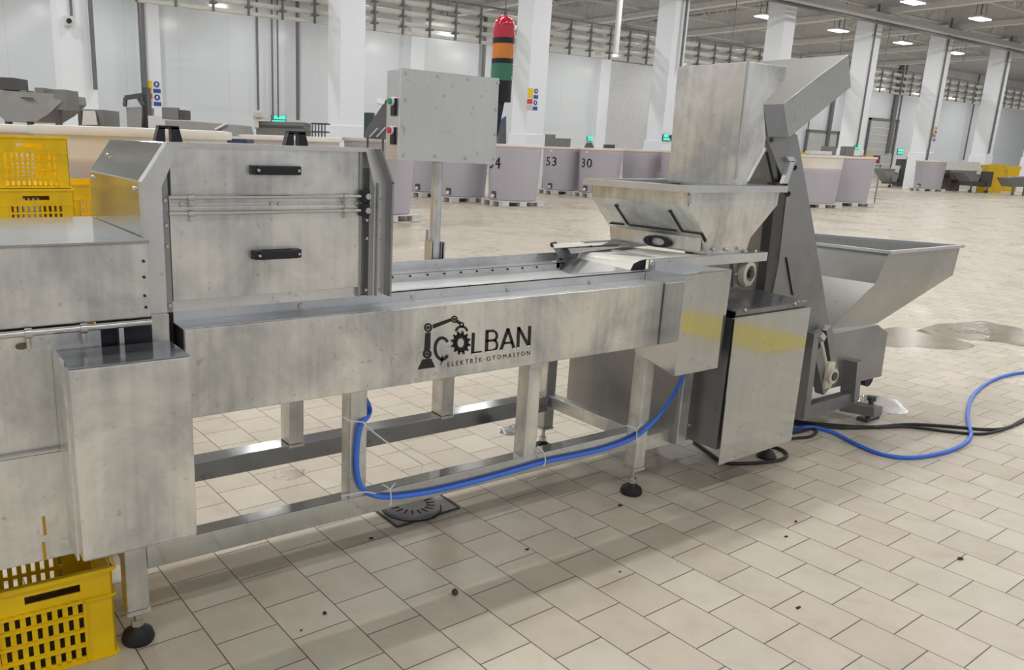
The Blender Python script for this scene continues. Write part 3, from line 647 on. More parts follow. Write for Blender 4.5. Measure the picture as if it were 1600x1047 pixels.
# pan hopper
pn = [Vector((4.5, 2.2, .99)), Vector((5.33, 2.2, .985)), Vector((5.0, 2.93, .985)), Vector((4.44, 2.93, .99))]
def inset(P, z, k): 
    c = sum(P, Vector()) / 4; return [Vector((c.x + (p.x - c.x) * k, c.y + (p.y - c.y) * k, z)) for p in P]
b = B(); o1 = inset(pn, .992, 1.03); i1 = inset(pn, .992, .97)
for k in range(4): b.prism([o1[k], o1[(k + 1) % 4], i1[(k + 1) % 4], i1[k]], (0, 0, -.016))
obj('pan_rim', b, STEEL, el)
low = [Vector((4.43, 2.21, .815)), Vector((5.31, 2.21, .81)), Vector((4.98, 2.92, .81)), Vector((4.40, 2.92, .815))]
bot = [Vector((4.21, 2.30, .565)), Vector((4.70, 2.30, .55)), Vector((4.62, 2.80, .55)), Vector((4.21, 2.80, .565))]
b = B(); shell(b, [inset(pn, .98, .985), low, bot], .004); obj('pan', b, STEEL_SATIN, el)
# ================================================================== HOSES AND CABLES
yh = 2.148
pts = [Vector((1.245, 2.2, .655)), oy(577, 637, 2.19), oy(575, 650, 2.17)] + [oy(*q, yh) for q in ((564, 664), (558, 700), (558, 738), (566, 763), (584, 774), (612, 777), (660, 771), (700, 763), (760, 748), (810, 734), (852, 722), (905, 711), (950, 700), (992, 683), (1022, 658), (1045, 628), (1060, 603))] + [oy(1068, 584, 2.12)]
b = B(); b.tube(pts, .0088, 10, 5); tag(obj('air_hose', b, BLUE, None, True), 'blue hose tied along the conveyor base beam, dropping beside its middle leg', 'hose')
fp = [oz(1170, 690, .01), oz(1215, 672, .01)] + [oz(*q, .01) for q in ((1241, 669), (1270, 668), (1300, 675), (1332, 691), (1372, 708), (1420, 715), (1470, 708), (1504, 695), (1517, 680), (1514, 665), (1512, 645), (1519, 620), (1540, 600), (1570, 587), (1612, 581), (1700, 578))]
b = B(); b.tube(fp, .0105, 10, 5); tag(obj('air_hose', b, BLUE, None, True), 'blue hose snaking in an S across the wet tiles at right', 'hose')
k1 = [oz(*q, .009) for q in ((1120, 690), (1200, 652), (1250, 659), (1300, 664), (1360, 667), (1420, 663), (1480, 666), (1540, 671), (1575, 668), (1600, 655), (1640, 640))]
b = B(); b.tube(k1, .009, 8, 5); tag(obj('power_cable', b, CABLE, None, True), 'black cable on the floor, the upper of two running right past the elevator foot', 'cable')
k2 = [oz(*q, .008) for q in ((1200, 657), (1300, 668), (1370, 668), (1420, 667), (1480, 674), (1530, 678), (1560, 673), (1585, 664), (1610, 652))]
b = B(); b.tube(k2, .008, 8, 5); tag(obj('power_cable', b, CABLE, None, True), 'black cable on the floor dipping below its twin before the blue hose', 'cable')
k3 = [oz(*q, .008) for q in ((1190, 675), (1240, 676), (1268, 670), (1276, 674), (1266, 682), (1240, 685), (1200, 690))]
b = B(); b.tube(k3, .008, 8, 5); tag(obj('power_cable', b, CABLE, None, True), 'small black cable loop on floor right of the reflecting cabinet', 'cable')
k4 = [oz(*q, .009) for q in ((1085, 690), (1104, 704), (1130, 722), (1165, 724), (1205, 721), (1226, 716), (1228, 708), (1214, 700), (1180, 695))]
b = B(); b.tube(k4, .009, 8, 5); tag(obj('power_cable', b, CABLE, None, True), 'black cable curling on the floor under the reflecting cabinet', 'cable')
def tie(name_lbl, segs, r=.0025):
    b = B()
    for s in segs: b.tube(s, r, 6, 3)
    tag(obj('zip_tie', b, TIE, None, True), name_lbl, 'zip tie', 'white zip ties on the hose')
Y_ = yh - .014
tie('white zip tie with long loose tail round the middle conveyor leg', [[oy(535, 650, 2.16), oy(545, 657, 2.15), oy(570, 660, Y_)], [oy(566, 659, Y_), oy(600, 688, Y_ - .02), oy(661, 726, Y_ - .02)], [oy(661, 726, Y_ - .02), oy(657, 740, Y_ - .02)]])
tie('white zip tie at the foot of the middle conveyor leg', [[oy(536, 775, 2.155), oy(567, 769, Y_), oy(586, 771, Y_)]])
tie('white zip tie on the beam right of the middle leg foot', [[oy(597, 757, 2.158), oy(609, 765, Y_), oy(611, 785, Y_), oy(609, 790, Y_)], [oy(609, 765, Y_), oy(618, 755, Y_)]])
tie('white zip tie on hose below the second short leg', [[oy(840, 697, 2.155), oy(850, 708, Y_), oy(852, 722, Y_), oy(849, 728, Y_)]])
tie('white zip tie holding hose at the right main leg', [[oy(977, 665, 2.155), oy(993, 670, Y_), oy(995, 684, Y_), oy(993, 692, Y_)], [oy(993, 670, Y_), oy(1006, 662, Y_)]])

# ================================================================== FLOOR DRAIN AND LITTER
dc = [oz(*q) for q in ((621, 824), (717.5, 794), (685, 772), (586, 798))]
dr = thing('floor_drain', 'grey square floor drain with a round slotted grate under the conveyor', 'drain', sum(dc, Vector()) / 4)
b = B(); b.prism([p + Vector((0, 0, .0005)) for p in dc], (0, 0, .002)); obj('frame_plate', b, DRAIN, dr)
b = B()
for k in range(4): b.bar(dc[k] + Vector((0, 0, .002)), dc[(k + 1) % 4] + Vector((0, 0, .002)), .012, .003)
obj('frame_joint', b, plain('dark_joint', (72, 68, 62), .7), dr)
gcx = oz(643, 790, .012); b = B(); b.lathe([(.118, .003), (.118, .016), (.108, .022), (.06, .019), (0, .017)], (gcx.x, gcx.y, 0), 40); gr = obj('grate', b, DRAIN, dr, True)
b = B()
for k in range(18):
    a = 2 * math.pi * k / 18; d = Vector((math.cos(a), math.sin(a), 0)); c = Vector((gcx.x, gcx.y, .0205)); b.bar(c + d * .062, c + d * .098, .008, .003)
obj('grate_slots', b, INSIDE, gr)
b = B(); b.lathe([(.121, .002), (.127, .002), (.127, .004), (.121, .004), (.121, .002)], (gcx.x, gcx.y, 0), 40); obj('grate_groove', b, INSIDE, dr)
b = B(); c = oz(711, 925, .011); b.ball(c, .012, (1, 1, .92)); b.cyl(c + Vector((0, 0, .009)), c + Vector((.001, .001, .014)), .0015, seg=6); tag(obj('olive', b, FRUIT, None, True), 'small dark red olive lying alone on the tiles', 'fruit')
LIT = [((581, 840), .010, 'dark damp crumb on the tiles in front of the drain'), ((970, 789), .011, 'brown leaf scrap near the conveyor right foot'), ((824, 858), .008, 'small dark crumb in a grout line, middle of the floor'), ((968, 893), .006, 'tiny dark crumb at the shadow edge on the floor'),
       ((1243, 815), .012, 'curled dark scrap on the tiles at right'), ((1228, 838), .008, 'round brown crumb below the curled scrap'), ((1500, 873), .013, 'dark stalk scrap in a wet grout line at right'), ((506, 958), .009, 'brown flake on the tiles left of the olive'), ((471, 985), .005, 'tiny black speck on the tiles at lower left'), ((1246, 948), .010, 'pair of thin dark scratches of dirt on the tiles')]
for (q, r, l) in LIT:
    b = B(); c = oz(*q, r * .3)
    for k in range(3): b.ball(c + Vector((random.uniform(-r, r) * .7, random.uniform(-r, r) * .5, 0)), r * random.uniform(.35, .7), (1.3, .8, .5), 8)
    tag(obj('floor_scrap', b, SCRAP, None, True), l, 'litter', 'scraps on the floor')
for ps, l in (([(826, 751), (838, 747)], 'short white plastic strip on floor below the hose'), ([(1074, 725), (1090, 722), (1105, 727)], 'curved white tie offcut on floor under the drive cabinet'), ([(1112, 741), (1123, 747)], 'straight white tie offcut on floor before the drive cabinet'), ([(1053, 717), (1064, 714)], 'white tie offcut on floor behind the base beam end')):
    b = B(); b.tube([oz(*q, .004) for q in ps], .0028, 6, 3); tag(obj('tie_offcut', b, TIE, None, True), l, 'litter', 'white offcuts on the floor')
WATER, wnt, wb = newmat('water_film')
wt_ = N(wnt, 'ShaderNodeTexCoord'); wn_ = N(wnt, 'ShaderNodeTexNoise', Scale=48.0, Detail=2.5); wnt.links.new(wt_.outputs['Object'], wn_.inputs['Vector'])
wbp = N(wnt, 'ShaderNodeBump', Strength=.3, Distance=.006); wnt.links.new(wn_.outputs['Fac'], wbp.inputs['Height'])
wg = N(wnt, 'ShaderNodeBsdfGlossy', Roughness=.03); wtr = N(wnt, 'ShaderNodeBsdfTransparent'); wtr.inputs[0].default_value = (.93, .92, .90, 1)
wf = N(wnt, 'ShaderNodeFresnel', IOR=1.33); wmx = N(wnt, 'ShaderNodeMixShader')
wnt.links.new(wbp.outputs[0], wg.inputs['Normal']); wnt.links.new(wbp.outputs[0], wf.inputs['Normal'])
wnt.links.new(wf.outputs[0], wmx.inputs[0]); wnt.links.new(wtr.outputs[0], wmx.inputs[1]); wnt.links.new(wg.outputs[0], wmx.inputs[2])
wnt.links.new(wmx.outputs[0], wnt.nodes['Material Output'].inputs['Surface'])
for q, r, l in (((455, 742), .075, 'splash of water on the tiles behind the front base beam'), ((805, 672), .10, 'splash of water on tiles between the two base beams'), ((1368, 632), .2, 'water splash on the tiles left of the blue hose bend'), ((1430, 530), .45, 'water film on the floor below the pan hopper corner'), ((1540, 520), .55, 'water film on the floor at the right edge')):
    c = oz(*q); rnd = random.Random(int(q[0])); b = B(); n = 28
    ph = [rnd.uniform(0, 6.28) for _ in range(4)]
    pts = [c + Vector((r * (1 + .2 * math.sin(3 * a + ph[0]) + .1 * math.sin(7 * a + ph[1])) * math.cos(a), .8 * r * (1 + .2 * math.sin(3 * a + ph[2]) + .1 * math.sin(5 * a + ph[3])) * math.sin(a), .0006)) for a in np.linspace(0, 2 * math.pi, n, endpoint=False)]
    b.bm.faces.new([b.bm.verts.new(p_ + Vector((0, 0, .0012))) for p_ in pts]); tag(obj('water_puddle', b, WATER), l, 'puddle', 'puddles on the floor')
# yellow lane painted on the floor beyond the right edge of view: it shows in the polished covers
b = B(); b.box(5.5, 6.35, -2.4, .45, .0004, .0012); tag(obj('floor_lane', b, LANE), 'yellow painted lane on the floor beside the work area', 'floor marking')

# ================================================================== CRATES
def crate_bm(L=.6, D=.4, Hh=.285, cols=15, hollow=True):
    b = B(); t = .005
    def side(p, u, n, ln):
        p = Vector(p); u = Vector(u); n = Vector(n)
        def bx(a0, a1, z0, z1, th=t, off=0):
            q = [p + u * a0 + n * off, p + u * a1 + n * off]
            b.prism([q[0] + Vector((0, 0, z0)), q[1] + Vector((0, 0, z0)), q[1] + Vector((0, 0, z1)), q[0] + Vector((0, 0, z1))], n * th)
        e = .075 if ln > .5 else .06
        bx(0, e, 0, Hh); bx(ln - e, ln, 0, Hh)
        zr = [.02, .074, .128, .182, .215]
        # top band with a handle hole
        hc, hw = ln / 2 + (.145 if ln > .5 else .0), .07
        bx(e, hc - hw, .195, Hh); bx(hc + hw, ln - e, .195, Hh); bx(hc - hw, hc + hw, .195, .222); bx(hc - hw, hc + hw, .246, Hh)
        bx(e, ln - e, 0, .016)
        for k in (.055, .102, .150): bx(e, ln - e, k - .006, k + .006)
        nb = int((ln - 2 * e) / .026); pitch = (ln - 2 * e) / nb
        for k in range(nb + 1): bx(max(e, e + k * pitch - .007), min(ln - e, e + k * pitch + .007), .01, .2, t * .9)
        # ribs and lip
        bx(-.004, ln + .004, Hh - .012, Hh, .014, -.012); bx(-.002, ln + .002, .19, .197, .01, -.008); bx(e, e + .006, 0, .2, .01, -.008); bx(ln - e - .006, ln - e, 0, .2, .01, -.008); bx(ln / 2 - .004, ln / 2 + .004, .01, .2, .01, -.008); bx(0, ln, 0, .01, .01, -.008)
        for k in (.055, .102, .150): bx(e, ln - e, k - .004, k + .004, .008, -.006)
    side((0, 0, 0), (1, 0, 0), (0, 1, 0), L); side((L, D, 0), (-1, 0, 0), (0, -1, 0), L)
    side((L, 0, 0), (0, 1, 0), (-1, 0, 0), D); side((0, D, 0), (0, -1, 0), (1, 0, 0), D)
    b.box(.004, L - .004, .004, D - .004, .003, .008)
    return b
def crate(label, loc, rz, Hh=.285):
    o = obj('produce_crate', crate_bm(Hh=Hh), YELLOW); o.location = loc; o.rotation_euler = (0, 0, rz); return tag(o, label, 'crate')
c0 = Vector((.43, 2.17, 0)); rz = math.radians(-1.5)
cr = crate('yellow vented crate on the floor under the left cabinet', (c0.x - .615, c0.y + .003, .001), rz, .282)
b = B(); b.box(.02, .58, .02, .38, .0085, .045)
po = obj('fallen_olives', b, plain('dark_pulp', (70, 52, 30), .7)); po.location = cr.location; po.rotation_euler = cr.rotation_euler; tag(po, 'dark mass of fallen olives inside the yellow crate under the cabinet', 'olives', kind='stuff')
# stack behind the left cabinet
D0 = 4.55
p = od(104, 213, D0); rx = math.radians(93)
ST = [(-.0, 0, 'top crate of the yellow stack behind the left cabinet'), (.012, 1, 'yellow crate second from the top of the stack behind the left cabinet'), (.0, 2, 'third yellow crate down in the stack behind the left cabinet'), (.01, 3, 'fourth yellow crate down in the stack behind the left cabinet'), (0, 4, 'lowest yellow crate of the stack behind the left cabinet')]
hh = (p.z) / 5
NB = ['top', 'second', 'third', 'fourth', 'lowest']
for j in range(2):
  for k in range(5): l = NB[k] + (' crate of the yellow stack left of the tall stack behind cabinet' if j == 0 else ' crate of the yellow stack farthest left behind the cabinet'); tag(crate(l, (p.x - .445 * (j + 1), p.y + .01 * (j + 1), p.z - hh * (k + 1)), rx, hh - .004), l, 'crate', 'neighbouring yellow crate stack')
for dx, k, l in ST: tag(crate(l, (p.x + dx, p.y - .005, p.z - hh * (k + 1)), rx, hh - .004), l, 'crate', 'yellow crate stack behind the cabinet')
p2 = od(106, 287, D0 + .15); h2 = p2.z / 4
for k in range(4): tag(crate('', (p2.x + .42, p2.y + .12, h2 * k), rx, h2 - .004), ['lowest', 'second lowest', 'third lowest', 'topmost'][k] + ' crate of the lower yellow stack between tall stack and housing', 'crate', 'lower yellow crate stack')

# ================================================================== ROUND VATS ON PALLETS
def vat_mat():
    m, nt, b = newmat('translucent_vat'); L = nt.links.new
    t = N(nt, 'ShaderNodeTexCoord'); s = N(nt, 'ShaderNodeSeparateXYZ'); L(t.outputs['Object'], s.inputs[0])
    oi = N(nt, 'ShaderNodeAttribute', attribute_type='OBJECT', attribute_name='fill'); ad = N(nt, 'ShaderNodeMath', operation='SUBTRACT'); L(s.outputs[2], ad.inputs[0]); L(oi.outputs['Fac'], ad.inputs[1])
    d = N(nt, 'ShaderNodeMath', operation='MULTIPLY_ADD'); d.inputs[1].default_value = 1 / 1.6; d.inputs[2].default_value = .86; L(ad.outputs[0], d.inputs[0])
    r = ramp(nt, d.outputs[0], [(0, lin((180, 178, 188))), (.80, lin((184, 180, 190))), (.86, lin((204, 190, 190))), (.885, lin((234, 228, 218)))]); L(r.outputs[0], b.inputs['Base Color'])
    b.inputs['Roughness'].default_value = .42; b.inputs['Subsurface Weight'].default_value = 0
    return m
VAT = vat_mat(); RIM = plain('cream_vat_rim', (232, 228, 220), .42, vary=.03)
def make_vat():
    v = thing('round_vat', '', 'vat'); 
    b = B(); b.lathe([(0, .0), (.60, 0), (.63, .02), (.70, 1.38), (.70, 1.40), (.685, 1.40), (.615, .05), (0, .04)], (0, 0, 0), 40); obj('vat_body', b, VAT, v, True)
    b = B(); b.lathe([(.69, 1.36), (.735, 1.365), (.742, 1.39), (.735, 1.425), (.70, 1.43), (.685, 1.40)], (0, 0, 0), 40); obj('vat_rim', b, RIM, v, True)
    b = B(); b.box(-.085, .085, -.655, -.60, .06, .23, .01); vv = obj('valve_recess', b, GREYD, v)
    b = B(); b.cyl((0, -.65, .11), (0, -.70, .11), .045, seg=12); obj('valve', b, SIGNW, vv, True)
    return v
def make_pallet():
    v = thing('plastic_pallet', '', 'pallet')
    b = B(); b.box(-.62, .62, -.62, .62, .12, .15, .005); obj('deck', b, WHITEP, v)
    b = B()
    for x in (-.52, 0, .52):
        for y in (-.52, 0, .52): b.box(x - .1, x + .1, y - .1, y + .1, .012, .12)
    for y in (-.52, 0, .52): b.box(-.62, .62, y - .08, y + .08, 0, .014)
    obj('blocks', b, WHITEP, v)
    return v
V0, P0 = make_vat(), make_pallet(); first = [True]
def vat(px, depth, label, num=None, lx=0, rz=None, plabel=None, fill=1.34, turn=-.62, zs=1.0):
    # stands on the floor on the line of sight through column px
    d = ray(px, 300); d[2] = 0; k = depth / float(RT[2] @ d); x, y = d[0] * k, d[1] * k
    a = math.atan2(y, x) - math.pi / 2 if rz is None else rz      # face with the valve towards the aisle
    if first[0]: v, p = V0, P0; first[0] = False
    else: v, p = dup(V0, (0, 0, 0)), dup(P0, (0, 0, 0))
    v.location = (x, y, .15); v.rotation_euler = (0, 0, a + turn); v.scale = (1, 1, zs); p.location = (x, y, 0); p.rotation_euler = (0, 0, a + .5)
    for k in v.children:
        if k.name.startswith('vat_body'): k['fill'] = fill
    v['label'] = label; v['group'] = 'round vats on pallets'; p['label'] = plabel or ('white pallet under the ' + label); p['group'] = 'white plastic pallets'
    if num:
        bm = text_mesh(num, 1.1); xs = [q.co.x for q in bm.verts]; cx = (max(xs) + min(xs)) / 2
        for q in bm.verts:
            u = (q.co.x - cx) * .46; z = .81 + q.co.y * .41 ; r = .66 + (.70 - .63) * (z / 1.38) - .022; th = -math.pi / 2 + lx + u / r; q.co = Vector(((r + .004) * math.cos(th), (r + .004) * math.sin(th), z))
        ex = bmesh.ops.extrude_face_region(bm, geom=list(bm.faces))
        o = obj('number', bm, NAVY); o.parent = v
        b = B(); th = -math.pi / 2 + lx; c = Vector((.70 * math.cos(th), .70 * math.sin(th), 1.30)); tdir = Vector((-math.sin(th), math.cos(th), 0)); b.bar(c - tdir * .05, c + tdir * .05, .012, .06)
        o = obj('paper_label', b, SIGNW); o.parent = v
    return v
vat(10, 6.9, 'pinkish round vat at far left behind the yellow crates', plabel='white pallet of the far left vat behind yellow crates', fill=1.0, zs=.96)
vat(214, 6.15, 'big cream round vat behind the steel housing top', plabel='white pallet of the vat behind the housing', fill=1.17, zs=.958)
vat(455, 11.5, 'cream rimmed round vat above the housing right of the black handle', plabel='white pallet of the vat above housing handle', zs=.97)
vat(592, 15.6, 'round vat behind the housing corner left of the control post', plabel='white pallet at left of the control post')
vat(672, 23.6, 'farther round vat just left of the control post', plabel='farther white pallet just left of control post')
vat(722, 21.9, 'round vat directly right of the control post', plabel='white pallet directly right of control post')
vat(801, 20.9, 'round vat under the signal tower, number ending in 4', '54', 0, turn=-.86, plabel='white pallet of the vat under signal tower')
vat(876, 27.3, 'round vat numbered 53', '53', 0)
vat(934, 26.2, 'round vat numbered 30', '30', 0, turn=-.7)
vat(1000, 27.5, 'round vat behind the feed hopper rim, right of number 30', plabel='white pallet of the vat behind hopper rim')
vat(1062, 26.2, 'round vat mostly hidden by the head chute', plabel='white pallet of vat hidden by head chute')
vat(1271, 24.5, 'cream topped round vat right of the elevator', plabel='white pallet right of the elevator, under cream vat', fill=1.02)
vat(1323, 25.9, 'lilac round vat at right end of the elevator pair', plabel='white pallet at right end of the pair')
vat(1447, 42, 'distant round vat standing alone at far right', plabel='white pallet of the distant lone vat')

# ================================================================== SIGNS, PIPES, RACK ON WALL AND COLUMNS
def poster(label, px, py, Y, wd, ht):
    c = oy(px, py, Y); s = thing('safety_sign', label, 'sign', (c.x, Y, c.z), 'safety signs')
    b = B(); b.box(c.x - wd / 2, c.x + wd / 2, Y - .006, Y, c.z - ht / 2, c.z + ht / 2); bd = obj('board', b, SIGNW, s)
    def cell(nm, u0, u1, v0, v1, m):
        b = B(); b.box(c.x - wd / 2 + u0 * wd, c.x - wd / 2 + u1 * wd, Y - .010, Y - .006, c.z - ht / 2 + v0 * ht, c.z - ht / 2 + v1 * ht); return obj(nm, b, m, s)
    cell('yellow_panel', .03, .50, .55, .99, SIGNY); cell('red_panel', .03, .50, .28, .50, SIGNR); cell('grey_panel', .05, .48, .02, .24, plain('sign_grey', (200, 196, 200), .5))
    for v in (.08, .60):
        b = B(); cc = Vector((c.x + .26 * wd, Y - .008, c.z - ht / 2 + (v + .27) * ht)); b.cyl(cc, cc + Vector((0, -.004, 0)), .17 * wd, seg=16); obj('blue_disc', b, SIGNB, s)
        b = B(); b.bar(cc + Vector((0, -.006, -.07 * wd)), cc + Vector((0, -.006, .08 * wd)), .10 * wd, .004); obj('disc_figure', b, SIGNW, s)
        cell('blue_caption', .56, .98, v - .07, v + .09, SIGNB)
poster('safety poster on the wall pilaster at left', 238, 146, YW - .351, .80, 1.1)
poster('safety poster on the column beside the signal tower', 832, 155, YC - .421, .52, .75)
poster('small safety poster on the far right column', 1460, 209, YC - .421, .42, .8)
def pipe(label, q0, q1, Y, r, m=CONDUIT, name='conduit', cat='pipe', foot=None):
    a, c = oy(*q0, Y), oy(*q1, Y); x = (a.x + c.x) / 2
    if abs(Y - YC) < .6: k_ = min(COLX, key=lambda q: abs(q - x)); x = min(max(x, k_ - .4), k_ + .4)
    b = B(); b.cyl((x, Y, c.z), (x, Y, 9.99 if q0[1] <= 2 or Y > 30 else a.z), r, seg=10)
    if foot: b.box(x - .09, x + .09, Y - .09, Y + .09, c.z - .25, c.z)
    tag(obj(name, b, m, None, True), label, cat)
pipe('grey pipe down the right edge of the leftmost column', (141, 0), (149, 140), YC - .54, .055)
pipe('grey cable drop down leftmost column front to the small camera', (110, 0), (112, 28), YC - .46, .03)
b = B(); c = oy(108, 33, YC - .6); b.box(c.x - .09, c.x + .09, YC - .62, YC - .42, c.z - .1, c.z + .12); cm = tag(obj('security_camera', b, WHITE), 'small white camera on the leftmost column', 'camera')
b = B(); b.cyl(c + Vector((-.01, -.02, 0)), c + Vector((-.01, -.08, 0)), .06, seg=12); obj('camera_lens', b, BLACK, cm)
pipe('dark grey pipe down the wall left of the safety poster', (218, 0), (229, 180), YW - .5, .14)
pipe('thin pipe down wall, leftmost of four drops left of the big column', (402, 0), (403, 172), YW - .2, .05)
pipe('thin pipe down wall, second of four drops left of the big column', (424, 0), (427, 186), YW - .2, .045)
pipe('cable drop carrying the green exit sign left of the big column', (433, 0), (435, 184), YW - .2, .04)
pipe('thick grey pipe down wall just left of the big column', (463, 0), (467, 188), YW - .3, .09)
pipe('white pole hanging through the pipe rack above the control box', (629, 0), (627, 110), 24.6, .05, WHITE)
pipe('grey pipe below the rack left of the signal tower', (757, 60), (755, 120), YW - .3, .11)
pipe('white square drop duct hanging through the rack right of the signal tower', (969, 0), (962, 84), 21.5, .10, WHITE, 'drop_duct', 'duct')
pipe('dark cable down the right edge of the column above the hopper', (1077, 0), (1060, 110), YC - .54, .05)
pipe('cable down the front of the white column behind the hood', (1369, 5), (1334, 230), YC - .54, .045)
pipe('wavy cable down the column with the small poster', (1477, 25), (1440, 250), YC - .54, .05)
pipe('grey pipe on the far right column right side', (1576, 55), (1541, 240), YC - .54, .06)
pipe('thick grey pipe beside the shutter door', (1403, 120), (1390, 240), YW - .22, .20)
pipe('thin grey pipe right of the thick one by the shutter door', (1410, 120), (1399, 240), YW - .22, .07)
pipe('grey pipe left of the far right column', (1520, 170), (1506, 250), YW - .22, .07)
pipe('vertical dark pole at the wall behind the elevator hood', (1302, 158), (1292, 230), YW - .22, .16)
pipe('thin pole at the wall right of the elevator', (1263, 190), (1258, 240), YW - .22, .05)
rk = thing('pipe_rack', 'long pipe rack carrying cream pipes high along the back wall', 'pipe rack', (40, 24, 5.0))
X_0, X_1, YR = 6.0, 75.0, 24.2
for z, r in ((5.40, .075), (5.74, .085), (6.08, .085)):
    b = B(); b.cyl((X_0, YR, z), (X_1, YR, z), r, seg=12); obj('pipe', b, PIPE, rk, True)
b = B(); b.box(X_0, X_1, YR - .1, YR + .1, 5.08, 5.17); obj('bottom_angle', b, PIPE, rk)
b = B(); b.box(X_0, X_1, YR - .04, YR + .04, 6.30, 6.35); obj('top_angle', b, RACK, rk)
for k in range(64):
    x = X_0 + .3 + k * 1.08; b = B(); b.box(x - .03, x + .03, YR - .16, YR - .10, 5.05, 6.34)
    for z in (5.33, 5.66, 5.99): b.box(x - .05, x + .12, YR - .2, YR + .1, z - .05, z - .01)
    if k % 4 == 0: b.box(x - .012, x + .012, YR - .14, YR - .12, 6.3, 9.9)
    obj('hanger', b, RACK, rk)
# exit signs
for px, py, Y, wd, l in ((435, 187, YW, .80, 'green exit sign low on the wall left of the big column'), (1019, 214, YC - .47, .50, 'green exit sign at the column above the hopper rim'), (922, 217, YW, .6, 'faint green exit sign at the far pilaster'), (1338, 230, YC - .42, .42, 'green exit sign beside column right of the elevator'), (1406, 237, YW, .95, 'turquoise exit sign before the shutter door pipes')):
    c = oy(px, py, Y)
    if 22 < Y < 23: k_ = min(COLX, key=lambda q: abs(q - c.x)); c.x = min(max(c.x, k_ - .22), k_ + .22)
    s = thing('exit_sign', l, 'sign', (c.x, Y, c.z), 'green exit signs'); b = B(); b.box(c.x - wd / 2, c.x + wd / 2, Y - .05, Y, c.z - wd * .26, c.z + wd * .26); obj('case', b, GREYD, s)
    b = B(); b.box(c.x - wd * .46, c.x + wd * .46, Y - .06, Y - .05, c.z + wd * .03, c.z + wd * .24); b.box(c.x - wd * .46, c.x + wd * .46, Y - .06, Y - .05, c.z - wd * .2, c.z - wd * .04); obj('lit_panel', b, EXITM, s)
# doors of the back wall
def wall_door(n, x0, x1, px_top, m, slats):
    b = B(); b.box(x0, x1, YW - .12, YW, 0, px_top); o = struct('door_%d' % n, b, m)
    b = B(); b.box(x0 - .15, x0, YW - .2, YW, 0, px_top + .15); b.box(x1, x1 + .15, YW - .2, YW, 0, px_top + .15); b.box(x0 - .15, x1 + .15, YW - .2, YW, px_top, px_top + .18); obj('door_frame', b, CONDUIT, o)
    if slats:
        b = B()
        for k in range(1, 8): b.box(x0, x1, YW - .14, YW - .12, k * px_top / 8 - .03, k * px_top / 8 + .03)
        obj('door_slats', b, WHITE, o)
DOORM = plain('door_grey', (190, 193, 193), .4)
xa, xb_ = oy(1350, 240, YW).x, oy(1392, 240, YW).x
wall_door(1, xa, xb_, oy(1370, 188, YW).z, DOORM, True)
wall_door(2, oy(940, 200, YW).x, oy(1010, 200, YW).x, 7.2, plain('door_white', (205, 208, 211), .3), False)
wall_door(3, oy(1262, 200, YW).x, oy(1308, 200, YW).x, oy(1280, 207, YW).z, DOORM, False)

# ================================================================== LAMPS IN VIEW
L0 = None
def lamp_in_view(px, py, row, label):
    global L0
    if L0 is None:
        L0 = thing('high_bay_lamp', label, 'lamp'); b = B(); b.box(-.62, .62, -.28, .28, 0, .10, .02); obj('housing', b, WHITE, L0)
        b = B(); b.box(-.58, .58, -.25, .25, -.03, 0); obj('diffuser', b, LAMPM, L0)
        b = B(); b.box(-.02, .02, -.02, .02, .1, 1.8); b.box(-.5, -.48, -.01, .01, .1, 1.8); b.box(.48, .5, -.01, .01, .1, 1.8); obj('hanger', b, RACK, L0); o = L0
    else: o = dup(L0, (0, 0, 0))
    p = oz(px, py, LAMP_Z); o.location = (p.x, row, LAMP_Z); o.location.x = p.x + (row - p.y) * (p.x / p.y); o['label'] = label; o['group'] = 'lit high bay lamps'
    return o
for px, py, row, l in ((660, 2, 35, 'lit lamp at the top edge above the control box'), (968, 53, 35, 'lit lamp by the hanging white duct'), (1080, 71, 35, 'lit lamp just right of the column above the hopper'), (1176, 87, 35, 'small lit lamp farthest back, just above the head chute'), (1197, 24, 26, 'lit lamp at the left edge of the column above the elevator'), (1310, 49, 26, 'lit lamp above the elevator hood'), (1410, 71, 26, 'lit lamp between two white columns at upper right'), (1493, 88, 26, 'lit lamp left of the far right column'), (1427, 2, 19.5, 'lit lamp at the top edge under the long conduit'), (1531, 31, 19.5, 'biggest lit lamp at upper right under the conduit'), (710, 48, 38, 'lit lamp glimpsed through the pipe rack')):
    lamp_in_view(px, py, row, l)

# ================================================================== MACHINES ACROSS THE HALL
FW = Vector((RT[2][0], RT[2][1], 0)).normalized()
def pb(b, D, x0, x1, y0, y1, th, bev=0):
    """upright block that spans x0..x1, y0..y1 of the view at distance D; y1=None stands it on the floor"""
    ym = y0 if y1 is None else (y0 + y1) / 2
    a, c = od(x0, ym, D), od(x1, ym, D); xm = (x0 + x1) / 2
    zt = od(xm, y0, D).z; zb = 0 if y1 is None else od(xm, y1, D).z
    d = FW * th
    b.prism([(a.x, a.y, zb), (c.x, c.y, zb), (c.x, c.y, zt), (a.x, a.y, zt)], d); return b
def pp(b, D, pts, th): b.prism([od(x, y, D) for x, y in pts], FW * th); return b
def pbar(b, D, p, q, w): b.bar(od(*p, D), od(*q, D), w); return b
def mach(name, label, cat, D, px, py, group=None):
    c = od(px, py, D); return thing(name, label, cat, (c.x, c.y, 0), group)
D = 10.5
m = mach('trough_mixer', 'grey trough machine with motor standing at far left behind the vats', 'machine', D, 50, 165)
b = B(); pp(b, D, [(-8, 142), (0, 141), (94, 147), (96, 160), (76, 178), (56, 190), (10, 190), (-8, 176)], .8); obj('trough', b, GREY, m)
b = B(); pb(b, D, -6, 21, 121, 140, .4); obj('control_head', b, GREYD, m)
